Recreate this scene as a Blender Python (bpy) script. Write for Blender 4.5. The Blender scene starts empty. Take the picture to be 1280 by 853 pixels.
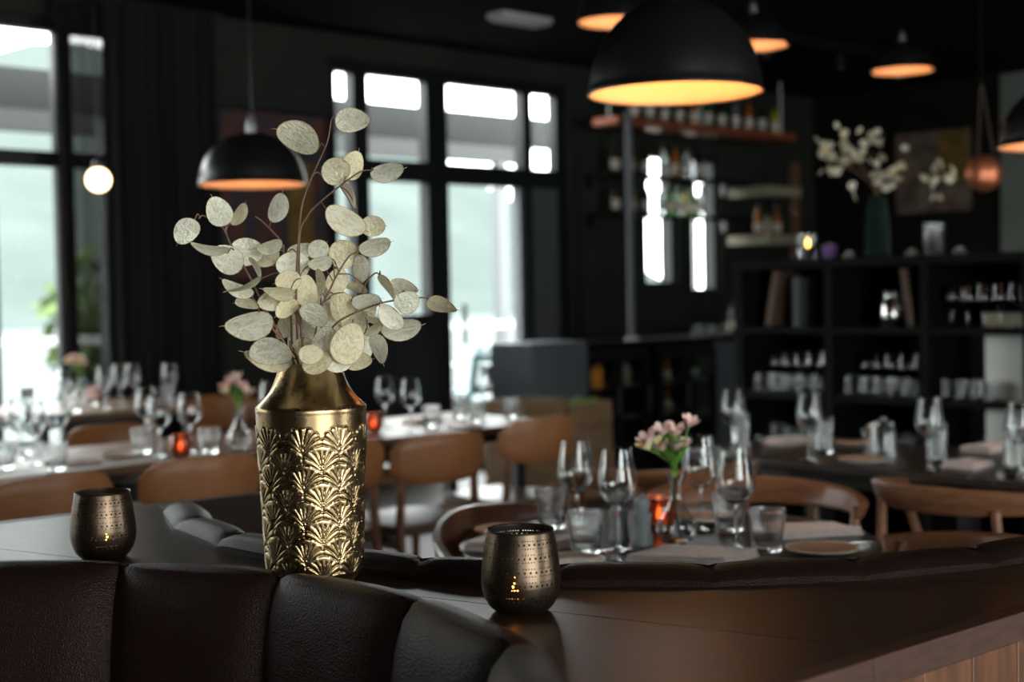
import bpy, bmesh, math, random
from mathutils import Vector, Matrix
import numpy as np

sc = bpy.context.scene
col = sc.collection
PI = math.pi
random.seed(7)

# ------------------------------------------------------------------ camera
F, CX, CY = 1778.0, 640.0, 426.5
EYE, HOR, ROLL = 1.306, 370.0, math.radians(1.1)
PITCH = math.atan((CY - HOR) / F)
cam_d = bpy.data.cameras.new('camera')
cam = bpy.data.objects.new('camera', cam_d)
col.objects.link(cam)
CM = Matrix.Translation((0, 0, EYE)) @ Matrix.Rotation(PI / 2 - PITCH, 4, 'X') @ Matrix.Rotation(-ROLL, 4, 'Z')
cam.matrix_world = CM
cam_d.sensor_width = 36.0
cam_d.lens = F / 1280 * 36
cam_d.clip_start = 0.05
cam_d.clip_end = 3000
cam_d.dof.use_dof = True
cam_d.dof.focus_distance = 2.0
cam_d.dof.aperture_fstop = 3.3
sc.camera = cam

# ------------------------------------------------------------------ world, exposure
sc.view_settings.view_transform = 'Standard'
sc.view_settings.look = 'None'
sc.view_settings.gamma = 1.0
sc.view_settings.use_curve_mapping = False
sc.view_settings.exposure = 2.15
w = bpy.data.worlds.new('overcast_sky')
sc.world = w
w.use_nodes = True
nt = w.node_tree
bg = nt.nodes['Background']
tc = nt.nodes.new('ShaderNodeTexCoord')
sep = nt.nodes.new('ShaderNodeSeparateXYZ')
ramp = nt.nodes.new('ShaderNodeValToRGB')
nt.links.new(tc.outputs['Generated'], sep.inputs[0])
nt.links.new(sep.outputs['Z'], ramp.inputs[0])
ramp.color_ramp.elements[0].position = 0.0
ramp.color_ramp.elements[0].color = (0.99, 0.985, 0.97, 1)
ramp.color_ramp.elements[1].position = 0.6
ramp.color_ramp.elements[1].color = (1.0, 0.99, 0.965, 1)
nt.links.new(ramp.outputs[0], bg.inputs[0])
bg.inputs[1].default_value = 3.6

cy = sc.cycles
cy.use_denoising = True
cy.max_bounces = 10
cy.transmission_bounces = 10
cy.transparent_max_bounces = 16
cy.glossy_bounces = 5
cy.diffuse_bounces = 5
cy.caustics_reflective = False
cy.caustics_refractive = False
cy.sample_clamp_indirect = 5.0
cy.blur_glossy = 0.5

# room axes: A runs along the window wall (receding to the right), B towards the window wall
RA = math.atan2(0.683, 0.73)
A = Vector((math.cos(RA), math.sin(RA), 0))
B = Vector((-math.sin(RA), math.cos(RA), 0))
FACE_B = RA            # rotation that turns +Y into +B
FACE_NB = RA + PI
FACE_A = RA - PI / 2
FACE_NA = RA + PI / 2
CEIL = 3.14


def room(a, b, z=0.0):
    return A * a + B * b + Vector((0, 0, z))


def ray(px, py):
    d = Vector(((px - CX) / F, -(py - CY) / F, -1.0))
    return CM.to_3x3() @ d


def on_z(px, py, z):
    d = ray(px, py)
    t = (z - EYE) / d.z
    return Vector((d.x * t, d.y * t, z))


def at_d(px, py, dist):
    d = ray(px, py)
    t = dist / d.y
    return Vector((d.x * t, dist, EYE + d.z * t))


def at_b(px, py, b):
    d = ray(px, py)
    t = b / (d.x * B.x + d.y * B.y)
    return Vector((0, 0, EYE)) + d * t


def at_a(px, py, a):
    d = ray(px, py)
    t = a / (d.x * A.x + d.y * A.y)
    return Vector((0, 0, EYE)) + d * t


def ab(v):
    return v.x * A.x + v.y * A.y, v.x * B.x + v.y * B.y


# sampling portals exactly in the window openings: the only daylight is the world sky, portals give off no light themselves
def portal(name, a0, a1, b, z0, z1, inward):
    ld = bpy.data.lights.new(name, 'AREA')
    ld.shape = 'RECTANGLE'
    ld.size = a1 - a0
    ld.size_y = z1 - z0
    ld.cycles.is_portal = True
    o = bpy.data.objects.new(name, ld)
    col.objects.link(o)
    o.location = room((a0 + a1) / 2, b, (z0 + z1) / 2)
    d = B * inward
    o.rotation_euler = d.to_track_quat('-Z', 'Z').to_euler()


BACK_WIN = ((-4.4, -3.3), (-1.7, 2.0), (5.2, 7.2))
portal('window_left', 3.43, 4.3, 8.25, 0.3, 3.0, -1)
portal('window_left_offscreen', -4.2, 3.43, 8.25, 0.3, 3.0, -1)
portal('window_glass_door', 5.81, 8.12, 8.25, 0.05, 2.97, -1)
portal('window_bar', 9.06, 9.47, 8.25, 1.36, 2.5, -1)
portal('window_bar', 9.67, 10.05, 8.25, 1.30, 2.5, -1)
for _p, _q in BACK_WIN:
    portal('window_back_offscreen', _p, _q, -4.75, 0.15, 3.0, 1)


# ------------------------------------------------------------------ materials
MATS = {}


def mat(name, color=(0.5, 0.5, 0.5), rough=0.5, metal=0.0, spec=0.5, var=0.0, vscale=20.0, vdark=None,
        bump=0.0, bscale=200.0, btype='noise', trans=0.0, emit=None, estr=0.0, stretch=None, coat=0.0,
        ior=1.45, rvar=0.0, sheen=0.0):
    m = bpy.data.materials.new(name)
    m.use_nodes = True
    t = m.node_tree
    p = t.nodes['Principled BSDF']
    p.inputs['Base Color'].default_value = (*color, 1)
    p.inputs['Roughness'].default_value = rough
    p.inputs['Metallic'].default_value = metal
    p.inputs['Specular IOR Level'].default_value = spec
    p.inputs['Transmission Weight'].default_value = trans
    p.inputs['IOR'].default_value = ior
    p.inputs['Coat Weight'].default_value = coat
    p.inputs['Sheen Weight'].default_value = sheen
    if emit:
        p.inputs['Emission Color'].default_value = (*emit, 1)
        p.inputs['Emission Strength'].default_value = estr
    if var or bump or rvar:
        co = t.nodes.new('ShaderNodeTexCoord')
        mp = t.nodes.new('ShaderNodeMapping')
        t.links.new(co.outputs['Object'], mp.inputs[0])
        if stretch:
            mp.inputs['Scale'].default_value = stretch
    if var or rvar:
        n = t.nodes.new('ShaderNodeTexNoise')
        n.inputs['Scale'].default_value = vscale
        n.inputs['Detail'].default_value = 6
        t.links.new(mp.outputs[0], n.inputs[0])
    if var:
        r = t.nodes.new('ShaderNodeValToRGB')
        d = vdark or tuple(c * (1 - var) for c in color)
        r.color_ramp.elements[0].color = (*d, 1)
        r.color_ramp.elements[0].position = 0.35
        r.color_ramp.elements[1].color = (*color, 1)
        r.color_ramp.elements[1].position = 0.65
        t.links.new(n.outputs[0], r.inputs[0])
        t.links.new(r.outputs[0], p.inputs['Base Color'])
    if rvar:
        mr = t.nodes.new('ShaderNodeMapRange')
        mr.inputs['To Min'].default_value = rough - rvar
        mr.inputs['To Max'].default_value = rough + rvar
        t.links.new(n.outputs[0], mr.inputs[0])
        t.links.new(mr.outputs[0], p.inputs['Roughness'])
    if bump:
        if btype == 'voronoi':
            b = t.nodes.new('ShaderNodeTexVoronoi')
        else:
            b = t.nodes.new('ShaderNodeTexNoise')
            b.inputs['Detail'].default_value = 4
        b.inputs['Scale'].default_value = bscale
        t.links.new(mp.outputs[0], b.inputs[0])
        bn = t.nodes.new('ShaderNodeBump')
        bn.inputs['Strength'].default_value = bump
        bn.inputs['Distance'].default_value = 0.001
        t.links.new(b.outputs[0], bn.inputs['Height'])
        t.links.new(bn.outputs[0], p.inputs['Normal'])
    MATS[name] = m
    return m


def mix_mat(name, build):
    m = bpy.data.materials.new(name)
    m.use_nodes = True
    t = m.node_tree
    t.nodes.clear()
    out = t.nodes.new('ShaderNodeOutputMaterial')
    t.links.new(build(t), out.inputs[0])
    MATS[name] = m
    return m


M = MATS
mat('ceiling_black', (0.003, 0.003, 0.003), 0.9, spec=0.1, var=0.4, vscale=3)
mat('wall_green', (0.024, 0.027, 0.021), 0.8, spec=0.2, var=0.2, vscale=4)
mat('wall_dark', (0.009, 0.0085, 0.007), 0.85, spec=0.15, var=0.3, vscale=4)
mat('wall_pale', (0.16, 0.175, 0.15), 0.75, var=0.15, vscale=3)
mat('floor_wood', (0.035, 0.022, 0.014), 0.45, var=0.5, vscale=5, stretch=(1, 12, 1))
mat('frame_black', (0.008, 0.009, 0.010), 0.4, spec=0.35)
mat('frame_grey', (0.07, 0.077, 0.085), 0.45)
mat('ledge_wood', (0.036, 0.019, 0.011), 0.33, var=0.55, vscale=9, stretch=(1.2, 16, 1), bump=0.04, bscale=60, rvar=0.07)
mat('trim_wood', (0.070, 0.027, 0.016), 0.45, var=0.45, vscale=18, stretch=(1.5, 6, 6), bump=0.12, bscale=90)
mat('panel_wood', (0.155, 0.058, 0.024), 0.45, var=0.5, vscale=9, stretch=(7, 7, 0.7), bump=0.1, bscale=60)
mat('table_wood', (0.030, 0.020, 0.015), 0.30, var=0.4, vscale=9, stretch=(10, 1, 1), bump=0.06, bscale=40)
mat('table_oak', (0.20, 0.115, 0.065), 0.40, var=0.35, vscale=7, stretch=(1, 10, 1))
mat('chair_leather', (0.30, 0.125, 0.048), 0.42, var=0.12, vscale=12, bump=0.15, bscale=300)
mat('chair_wood', (0.21, 0.092, 0.045), 0.36, var=0.4, vscale=12, stretch=(1, 1, 6))
mat('dark_chair_wood', (0.10, 0.045, 0.025), 0.30, var=0.4, vscale=12, stretch=(3, 3, 3))
mat('seat_grey', (0.10, 0.062, 0.040), 0.32)
mat('leather_brown', (0.0145, 0.0074, 0.0062), 0.40, spec=0.16, var=0.2, vscale=8, bump=0.8, bscale=420, btype='voronoi')
M['leather_brown'].node_tree.nodes['Principled BSDF'].inputs['Specular Tint'].default_value = (1.0, 0.80, 0.70, 1)
mat('black_metal', (0.008, 0.008, 0.008), 0.32, rvar=0.04, vscale=4)
mat('lamp_inside', (0.90, 0.52, 0.25), 0.6)
mat('lamp_inside_copper', (0.60, 0.33, 0.19), 0.45)
mat('steel', (0.62, 0.62, 0.62), 0.16, metal=1)
mat('steel_dull', (0.35, 0.36, 0.35), 0.4, metal=0.8)
mat('bronze', (0.135, 0.095, 0.065), 0.34, metal=0.95, var=0.25, vscale=25, rvar=0.06)
mat('bronze_inside', (0.02, 0.018, 0.016), 0.5, metal=0.3)
mat('copper', (0.62, 0.20, 0.10), 0.38, metal=0.8)
mat('copper_shelf', (0.28, 0.075, 0.03), 0.45, metal=0.3)
mat('napkin', (0.66, 0.55, 0.51), 0.9, var=0.1, vscale=60, bump=0.3, bscale=900, sheen=0.2)
mat('plate', (0.72, 0.68, 0.62), 0.25)
mat('plate_glaze', (0.50, 0.34, 0.25), 0.25, var=0.15, vscale=30)
mat('ceramic_grey', (0.25, 0.27, 0.285), 0.4)
mat('wax', (0.85, 0.80, 0.70), 0.5)
mat('flame', (1, 0.5, 0.1), 0.5, emit=(1.0, 0.38, 0.06), estr=5)
mat('flame_small', (1, 0.5, 0.1), 0.5, emit=(1.0, 0.36, 0.05), estr=4)
mat('bulb_warm', (1, 0.8, 0.5), 0.5, emit=(1.0, 0.74, 0.44), estr=15)
mat('globe_light', (1, 0.8, 0.6), 0.5, emit=(1.0, 0.66, 0.36), estr=1.6)
mat('leaf_green', (0.16, 0.36, 0.05), 0.45, var=0.35, vscale=40)
mat('stem_green', (0.20, 0.42, 0.07), 0.45)
mat('petal_pink', (0.80, 0.50, 0.50), 0.55, var=0.3, vscale=60, vdark=(0.85, 0.66, 0.55))
mat('petal_cream', (0.82, 0.76, 0.46), 0.55)
mat('twig', (0.20, 0.10, 0.065), 0.6, var=0.4, vscale=120)
mat('pod_rim', (0.50, 0.38, 0.20), 0.6)
mat('black_wood', (0.006, 0.006, 0.006), 0.7, spec=0.08, var=0.3, vscale=6)
mat('grey_panel', (0.55, 0.58, 0.54), 0.5, var=0.1, vscale=3)
mat('counter_grey', (0.085, 0.10, 0.115), 0.5, var=0.1, vscale=3)
mat('crate_wood', (0.26, 0.16, 0.085), 0.6, var=0.4, vscale=10, stretch=(1, 1, 6))
mat('cream_shelf', (0.28, 0.25, 0.18), 0.6)
mat('bottle_green', (0.02, 0.22, 0.05), 0.1, trans=0.6, ior=1.5)
mat('bottle_clear', (0.75, 0.8, 0.8), 0.08, trans=0.8, ior=1.5)
mat('bottle_amber', (0.55, 0.18, 0.03), 0.1, trans=0.5, ior=1.5)
mat('bottle_yellow', (0.62, 0.55, 0.03), 0.15, trans=0.4, ior=1.5)
mat('bottle_dark', (0.02, 0.015, 0.012), 0.12)
mat('label_paper', (0.55, 0.50, 0.42), 0.7)
mat('juice_orange', (0.95, 0.36, 0.02), 0.3)
mat('vase_dark_green', (0.012, 0.022, 0.018), 0.15, coat=0.5)
mat('book_brown', (0.08, 0.045, 0.028), 0.7)
mat('book_grey', (0.05, 0.055, 0.06), 0.7)
mat('terrace_floor', (0.035, 0.045, 0.045), 0.8, spec=0.05, var=0.2, vscale=2)
mat('terrace_teal', (0.04, 0.10, 0.11), 0.5)
mat('white_paint', (0.5, 0.5, 0.5), 0.5)
mat('lawn', (0.055, 0.065, 0.025), 0.9, spec=0.0, var=0.5, vscale=0.2)
mat('tree_leaves', (0.07, 0.11, 0.03), 0.9, var=0.5, vscale=3)
mat('lake', (0.070, 0.080, 0.082), 0.7, spec=0.05)
mat('hill_forest_haze', (0.064, 0.078, 0.075), 1.0, spec=0.0, var=0.2, vscale=0.02)  # grey-green woodland with the cyan of distance haze mixed into its base colour
mat('canvas_a', (0.10, 0.028, 0.018), 0.8, var=0.9, vscale=6, vdark=(0.015, 0.03, 0.045))
mat('canvas_b', (0.19, 0.135, 0.105), 0.8, var=0.7, vscale=7, vdark=(0.07, 0.045, 0.035))
mat('canvas_yellow', (0.20, 0.12, 0.02), 0.8, var=0.5, vscale=9)
mat('purple', (0.14, 0.06, 0.25), 0.5)
mat('flower_orange', (0.45, 0.18, 0.04), 0.7)
mat('red_glass', (0.55, 0.13, 0.06), 0.15, trans=0.55,  var=0.3, vscale=40)


def glass_nodes(color, rough=0.0, ior=1.46):
    def b(t):
        g = t.nodes.new('ShaderNodeBsdfGlass')
        g.inputs['Color'].default_value = (*color, 1)
        g.inputs['Roughness'].default_value = rough
        g.inputs['IOR'].default_value = ior
        return g.outputs[0]
    return b


mix_mat('glass', glass_nodes((0.97, 0.98, 0.98)))
def ribbed_nodes(t):
    g = glass_nodes((0.97, 0.98, 0.98), 0.05)(t)
    d = t.nodes.new('ShaderNodeBsdfTranslucent')
    d.inputs[0].default_value = (0.9, 0.92, 0.92, 1)
    mx = t.nodes.new('ShaderNodeMixShader')
    mx.inputs[0].default_value = 0.05
    t.links.new(g, mx.inputs[1])
    t.links.new(d.outputs[0], mx.inputs[2])
    return mx.outputs[0]


mix_mat('glass_ribbed', ribbed_nodes)
mix_mat('water', glass_nodes((0.93, 0.97, 0.95), 0.0, 1.33))


def pane_nodes(t):
    tr = t.nodes.new('ShaderNodeBsdfTransparent')
    tr.inputs[0].default_value = (0.93, 0.96, 0.96, 1)
    gl = t.nodes.new('ShaderNodeBsdfGlossy')
    gl.inputs['Roughness'].default_value = 0.02
    mx = t.nodes.new('ShaderNodeMixShader')
    mx.inputs[0].default_value = 0.05
    t.links.new(tr.outputs[0], mx.inputs[1])
    t.links.new(gl.outputs[0], mx.inputs[2])
    return mx.outputs[0]


mix_mat('pane', pane_nodes)


def sheer_nodes(alpha):
    def b(t):
        tr = t.nodes.new('ShaderNodeBsdfTransparent')
        df = t.nodes.new('ShaderNodeBsdfDiffuse')
        df.inputs[0].default_value = (0.018, 0.017, 0.017, 1)
        n = t.nodes.new('ShaderNodeTexNoise')
        n.inputs['Scale'].default_value = 900
        mx = t.nodes.new('ShaderNodeMixShader')
        mx.inputs[0].default_value = alpha
        t.links.new(tr.outputs[0], mx.inputs[1])
        t.links.new(df.outputs[0], mx.inputs[2])
        return mx.outputs[0]
    return b


mix_mat('sheer', sheer_nodes(0.90))
mat('curtain_black', (0.006, 0.006, 0.006), 0.95, var=0.3, vscale=30)


def pod_nodes(t):
    co = t.nodes.new('ShaderNodeTexCoord')
    oi = t.nodes.new('ShaderNodeObjectInfo')
    ad = t.nodes.new('ShaderNodeVectorMath')
    t.links.new(co.outputs['Object'], ad.inputs[0])
    t.links.new(oi.outputs['Random'], ad.inputs[1])
    n = t.nodes.new('ShaderNodeTexNoise')
    n.inputs['Scale'].default_value = 5.0
    n.inputs['Detail'].default_value = 5
    n.inputs['Distortion'].default_value = 1.2
    t.links.new(ad.outputs[0], n.inputs[0])
    r = t.nodes.new('ShaderNodeValToRGB')
    e = r.color_ramp.elements
    e[0].position, e[0].color = 0.25, (0.66, 0.58, 0.36, 1)
    e[1].position, e[1].color = 0.50, (0.95, 0.93, 0.80, 1)
    t.links.new(n.outputs[0], r.inputs[0])
    mixc = t.nodes.new('ShaderNodeMixRGB')
    mixc.blend_type = 'MULTIPLY'
    mixc.inputs[0].default_value = 1
    r2 = t.nodes.new('ShaderNodeValToRGB')
    e = r2.color_ramp.elements
    e[0].position, e[0].color = 0.0, (0.97, 0.86, 0.64, 1)
    e[1].position, e[1].color = 0.7, (1, 1, 0.96, 1)
    t.links.new(oi.outputs['Random'], r2.inputs[0])
    t.links.new(r.outputs[0], mixc.inputs[1])
    t.links.new(r2.outputs[0], mixc.inputs[2])
    df = t.nodes.new('ShaderNodeBsdfDiffuse')
    tl = t.nodes.new('ShaderNodeBsdfTranslucent')
    gl = t.nodes.new('ShaderNodeBsdfGlossy')
    gl.inputs['Roughness'].default_value = 0.3
    bn = t.nodes.new('ShaderNodeBump')
    bn.inputs['Strength'].default_value = 0.3
    bn.inputs['Distance'].default_value = 0.05
    t.links.new(n.outputs[0], bn.inputs['Height'])
    for s in (df, tl, gl):
        t.links.new(bn.outputs[0], s.inputs['Normal'])
    t.links.new(mixc.outputs[0], df.inputs[0])
    t.links.new(mixc.outputs[0], tl.inputs[0])
    m1 = t.nodes.new('ShaderNodeMixShader')
    m1.inputs[0].default_value = 0.35
    t.links.new(df.outputs[0], m1.inputs[1])
    t.links.new(tl.outputs[0], m1.inputs[2])
    m2 = t.nodes.new('ShaderNodeMixShader')
    m2.inputs[0].default_value = 0.06
    t.links.new(m1.outputs[0], m2.inputs[1])
    t.links.new(gl.outputs[0], m2.inputs[2])
    return m2.outputs[0]


mix_mat('pod', pod_nodes)


def brass_nodes(t):
    p = t.nodes.new('ShaderNodeBsdfPrincipled')
    co = t.nodes.new('ShaderNodeTexCoord')
    n = t.nodes.new('ShaderNodeTexNoise')
    n.inputs['Scale'].default_value = 30
    n.inputs['Detail'].default_value = 5
    t.links.new(co.outputs['Object'], n.inputs[0])
    mx = t.nodes.new('ShaderNodeMixRGB')
    mx.blend_type = 'MULTIPLY'
    mx.inputs[0].default_value = 0.6
    r2 = t.nodes.new('ShaderNodeValToRGB')
    e = r2.color_ramp.elements
    e[0].position, e[0].color = 0.3, (0.70, 0.62, 0.50, 1)
    e[1].position, e[1].color = 0.7, (1, 0.97, 0.9, 1)
    t.links.new(n.outputs[0], r2.inputs[0])
    mx.inputs[1].default_value = (0.46, 0.335, 0.185, 1)
    t.links.new(r2.outputs[0], mx.inputs[2])
    t.links.new(mx.outputs[0], p.inputs['Base Color'])
    p.inputs['Metallic'].default_value = 1.0
    mr = t.nodes.new('ShaderNodeMapRange')
    mr.inputs['To Min'].default_value = 0.22
    mr.inputs['To Max'].default_value = 0.34
    t.links.new(n.outputs[0], mr.inputs[0])
    t.links.new(mr.outputs[0], p.inputs['Roughness'])
    return p.outputs[0]


mix_mat('brass', brass_nodes)


# ------------------------------------------------------------------ mesh helpers
class MB:
    def __init__(s):
        s.v, s.f = [], []

    def add(s, vs, fs):
        n = len(s.v)
        s.v += [tuple(v) for v in vs]
        s.f += [tuple(i + n for i in f) for f in fs]
        return s

    def box(s, x0, x1, y0, y1, z0, z1):
        vs = [(x, y, z) for z in (z0, z1) for y in (y0, y1) for x in (x0, x1)]
        return s.add(vs, [(0, 2, 3, 1), (4, 5, 7, 6), (0, 1, 5, 4), (2, 6, 7, 3), (0, 4, 6, 2), (1, 3, 7, 5)])

    def bar(s, p, q, w, h=None, up=(0, 0, 1)):
        p, q = Vector(p), Vector(q)
        h = h or w
        d = (q - p).normalized()
        u = Vector(up)
        x = d.cross(u)
        if x.length < 1e-4:
            x = d.cross(Vector((1, 0, 0)))
        x.normalize()
        y = x.cross(d).normalized()
        vs = []
        for c in (p, q):
            for i, j in ((-1, -1), (1, -1), (1, 1), (-1, 1)):
                vs.append(c + x * (i * w / 2) + y * (j * h / 2))
        return s.add(vs, [(3, 2, 1, 0), (4, 5, 6, 7), (0, 1, 5, 4), (1, 2, 6, 5), (2, 3, 7, 6), (3, 0, 4, 7)])

    def tube(s, path, rad, seg=8, cap=True):
        pts = [Vector(p) for p in path]
        n = len(pts)
        rs = rad if isinstance(rad, (list, tuple)) else [rad] * n
        up = Vector((0.13, 0.31, 0.94)).normalized()
        vs, fs = [], []
        for i, p in enumerate(pts):
            d = (pts[min(i + 1, n - 1)] - pts[max(i - 1, 0)]).normalized()
            x = d.cross(up)
            if x.length < 0.05:
                x = d.cross(Vector((1, 0, 0)))
            x.normalize()
            y = d.cross(x).normalized()
            for k in range(seg):
                a = 2 * PI * k / seg
                vs.append(p + (x * math.cos(a) + y * math.sin(a)) * rs[i])
        for i in range(n - 1):
            for k in range(seg):
                k2 = (k + 1) % seg
                fs.append((i * seg + k, i * seg + k2, (i + 1) * seg + k2, (i + 1) * seg + k))
        if cap:
            fs.append(tuple(range(seg))[::-1])
            fs.append(tuple((n - 1) * seg + k for k in range(seg)))
        return s.add(vs, fs)

    def lathe(s, prof, seg=32, loc=(0, 0, 0), rmod=None, cap0=False, cap1=False):
        vs, fs = [], []
        n = len(prof)
        for i, (r, z) in enumerate(prof):
            for k in range(seg):
                a = 2 * PI * k / seg
                rr = r if rmod is None else rmod(i, r, a)
                vs.append((loc[0] + rr * math.cos(a), loc[1] + rr * math.sin(a), loc[2] + z))
        for i in range(n - 1):
            for k in range(seg):
                k2 = (k + 1) % seg
                fs.append((i * seg + k, i * seg + k2, (i + 1) * seg + k2, (i + 1) * seg + k))
        if cap0:
            fs.append(tuple(range(seg))[::-1])
        if cap1:
            fs.append(tuple((n - 1) * seg + k for k in range(seg)))
        return s.add(vs, fs)

    def prism(s, poly, z0, z1):
        n = len(poly)
        vs = [(x, y, z0) for x, y in poly] + [(x, y, z1) for x, y in poly]
        fs = [tuple(range(n))[::-1], tuple(range(n, 2 * n))]
        fs += [(i, (i + 1) % n, n + (i + 1) % n, n + i) for i in range(n)]
        return s.add(vs, fs)

    def ball(s, c, r, seg=10, rings=6, sq=(1, 1, 1)):
        prof = [(max(r * math.sin(PI * i / rings), r * 0.01), -r * math.cos(PI * i / rings)) for i in range(rings + 1)]
        k0 = len(s.v)
        s.lathe(prof, seg, (0, 0, 0), cap0=True, cap1=True)
        for i in range(k0, len(s.v)):
            v = s.v[i]
            s.v[i] = (c[0] + v[0] * sq[0], c[1] + v[1] * sq[1], c[2] + v[2] * sq[2])
        return s

    def mesh(s, name, material, smooth=True, angle=38):
        me = bpy.data.meshes.new(name)
        me.from_pydata(s.v, [], s.f)
        bm = bmesh.new()
        bm.from_mesh(me)
        bmesh.ops.recalc_face_normals(bm, faces=bm.faces)
        bm.to_mesh(me)
        bm.free()
        if material:
            me.materials.append(M[material] if isinstance(material, str) else material)
        if smooth:
            me.shade_smooth()
            me.set_sharp_from_angle(angle=math.radians(angle))
        return me

    def obj(s, name, material, parent=None, loc=(0, 0, 0), rz=0.0, smooth=True, bevel=0.0):
        o = bpy.data.objects.new(name, s.mesh(name, material, smooth))
        col.objects.link(o)
        o.location = loc
        o.rotation_euler = (0, 0, rz)
        o.parent = parent
        if bevel:
            bv = o.modifiers.new('edge', 'BEVEL')
            bv.width = bevel
            bv.segments = 2
            bv.limit_method = 'ANGLE'
        return o


def tag(o, label=None, cat=None, group=None, kind=None):
    if label:
        o['label'] = label
    if cat:
        o['category'] = cat
    if group:
        o['group'] = group
    if kind:
        o['kind'] = kind
    return o


def thing(name, label, cat, loc=(0, 0, 0), rz=0.0, group=None):
    o = bpy.data.objects.new(name, None)
    o.empty_display_size = 0.05
    col.objects.link(o)
    o.location = loc
    o.rotation_euler = (0, 0, rz)
    return tag(o, label, cat, group)


def struct(o):
    o['kind'] = 'structure'
    return o


KIDS = {}


def dup(root, loc, rz=0.0, label=None, group=None):
    def cp(o, parent):
        c = o.copy()
        col.objects.link(c)
        c.parent = parent
        for ch in [x for x in bpy.data.objects if x.parent == o]:
            cp(ch, c)
        return c
    r = cp(root, None)
    r.location = loc
    r.rotation_euler = (0, 0, rz)
    if label:
        r['label'] = label
    if group:
        r['group'] = group
    return r


class Proto:
    """first placement moves the prototype itself, later ones copy it"""
    def __init__(s, root):
        s.root, s.used = root, False

    def put(s, loc, rz=0.0, label=None, group=None):
        if not s.used:
            s.used = True
            r = s.root
            r.location = loc
            r.rotation_euler = (0, 0, rz)
            if label:
                r['label'] = label
            if group:
                r['group'] = group
            return r
        return dup(s.root, loc, rz, label, group)


def smooth_path(pts, n=6):
    """Catmull-Rom through points"""
    P = [Vector(p) for p in pts]
    P = [P[0] * 2 - P[1]] + P + [P[-1] * 2 - P[-2]]
    out = []
    for i in range(1, len(P) - 2):
        for k in range(n):
            t = k / n
            a, b, c, d = P[i - 1], P[i], P[i + 1], P[i + 2]
            out.append(0.5 * ((2 * b) + (c - a) * t + (2 * a - 5 * b + 4 * c - d) * t * t + (3 * b - a - 3 * c + d) * t ** 3))
    out.append(P[-2])
    return out


# ------------------------------------------------------------------ room shell (local x = along A, y = along B)
AL, AR, BB, BW = -4.6, 11.5, -4.5, 8.0
fl = MB().box(AL - .2, AR + .2, BB - .2, BW + .2, -0.12, 0).obj('floor', 'floor_wood', rz=RA)
struct(fl)
struct(MB().box(AL - .2, AR + .2, BB - .2, BW + .2, CEIL, CEIL + 0.15).obj('ceiling', 'ceiling_black', rz=RA))


def wall_with_openings(name, a0, a1, b0, b1, opens, material):
    m = MB()
    cur = a0
    for (p, q, z0, z1) in sorted(opens):
        m.box(cur, p, b0, b1, 0, CEIL)
        if z0 > 0.001:
            m.box(p, q, b0, b1, 0, z0)
        m.box(p, q, b0, b1, z1, CEIL)
        cur = q
    m.box(cur, a1, b0, b1, 0, CEIL)
    return struct(m.obj(name, material, rz=RA, smooth=False))


wall_with_openings('wall_front', AL - .2, AR + .2, BW, BW + .2,
                   [(-4.2, 4.3, 0.3, 3.0), (5.81, 8.12, 0.0, 2.97), (9.06, 9.47, 1.36, 2.5), (9.67, 10.05, 1.30, 2.5)], 'wall_green')
wall_with_openings('wall_back', AL - .2, AR + .2, BB - .2, BB,
                   [(p_, q_, 0.15, 3.0) for p_, q_ in BACK_WIN], 'wall_dark')
struct(MB().box(AL - .2, AL, BB, BW, 0, CEIL).obj('wall_left', 'wall_dark', rz=RA))
struct(MB().box(AR, AR + .2, BB, BW, 0, CEIL).obj('wall_right', 'wall_dark', rz=RA))
struct(MB().box(AL, AR, BW - 0.02, BW, 0, 0.10).obj('baseboard_front', 'frame_black', rz=RA))
# paler strip of wall beside the shelf bay, on the far right
pc = at_a(1252, 200, 11.46)
_, bcol = ab(pc)
struct(MB().box(11.44, 11.498, bcol - 0.9, bcol, 0, CEIL - 0.02).obj('trim_1', 'wall_pale', rz=RA))

WN = [0]


def window(a0, a1, z0, z1, vbars, hbars, b=BW, fw=0.07, material='frame_black', inner=0.0, panels=(), outer=None):
    """vbars: list of (centre, width); hbars: list of (a0, a1, z centre, height); panes cut per bay"""
    WN[0] += 1
    m = MB()
    d0, d1 = b + 0.04, b + 0.13
    m.box(a0, a0 + fw, d0, d1, z0, z1)
    m.box(a1 - fw, a1, d0, d1, z0, z1)
    m.box(a0 + fw, a1 - fw, d0, d1, z1 - fw, z1)
    m.box(a0 + fw, a1 - fw, d0, d1, z0, z0 + fw)
    o = struct(m.obj('window_%d' % WN[0], material, rz=RA, smooth=False))
    for c, wd in vbars:
        MB().box(c - wd / 2, c + wd / 2, d0 - 0.01, d1, z0 + fw, z1 - fw).obj('mullion', material, o, smooth=False)
    for (p, q, zc, ht) in hbars:
        MB().box(p, q, d0 - 0.008, d1 - 0.01, zc - ht / 2, zc + ht / 2).obj('transom_bar', material, o, smooth=False)
    edges = [a0 + fw] + sorted(x for c, wd in vbars for x in (c - wd / 2, c + wd / 2)) + [a1 - fw]
    for i in range(0, len(edges), 2):
        zs = [z0 + fw] + sorted(x for (p, q, zc, ht) in hbars if p <= (edges[i] + edges[i + 1]) / 2 <= q
                                for x in (zc - ht / 2, zc + ht / 2)) + [z1 - fw]
        for j in range(0, len(zs), 2):
            if (edges[i], j) in panels:
                continue
            MB().box(edges[i] - .005, edges[i + 1] + .005, b + 0.08, b + 0.088, zs[j] - .005, zs[j + 1] + .005).obj('pane', 'pane', o, smooth=False)
    return o


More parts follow.
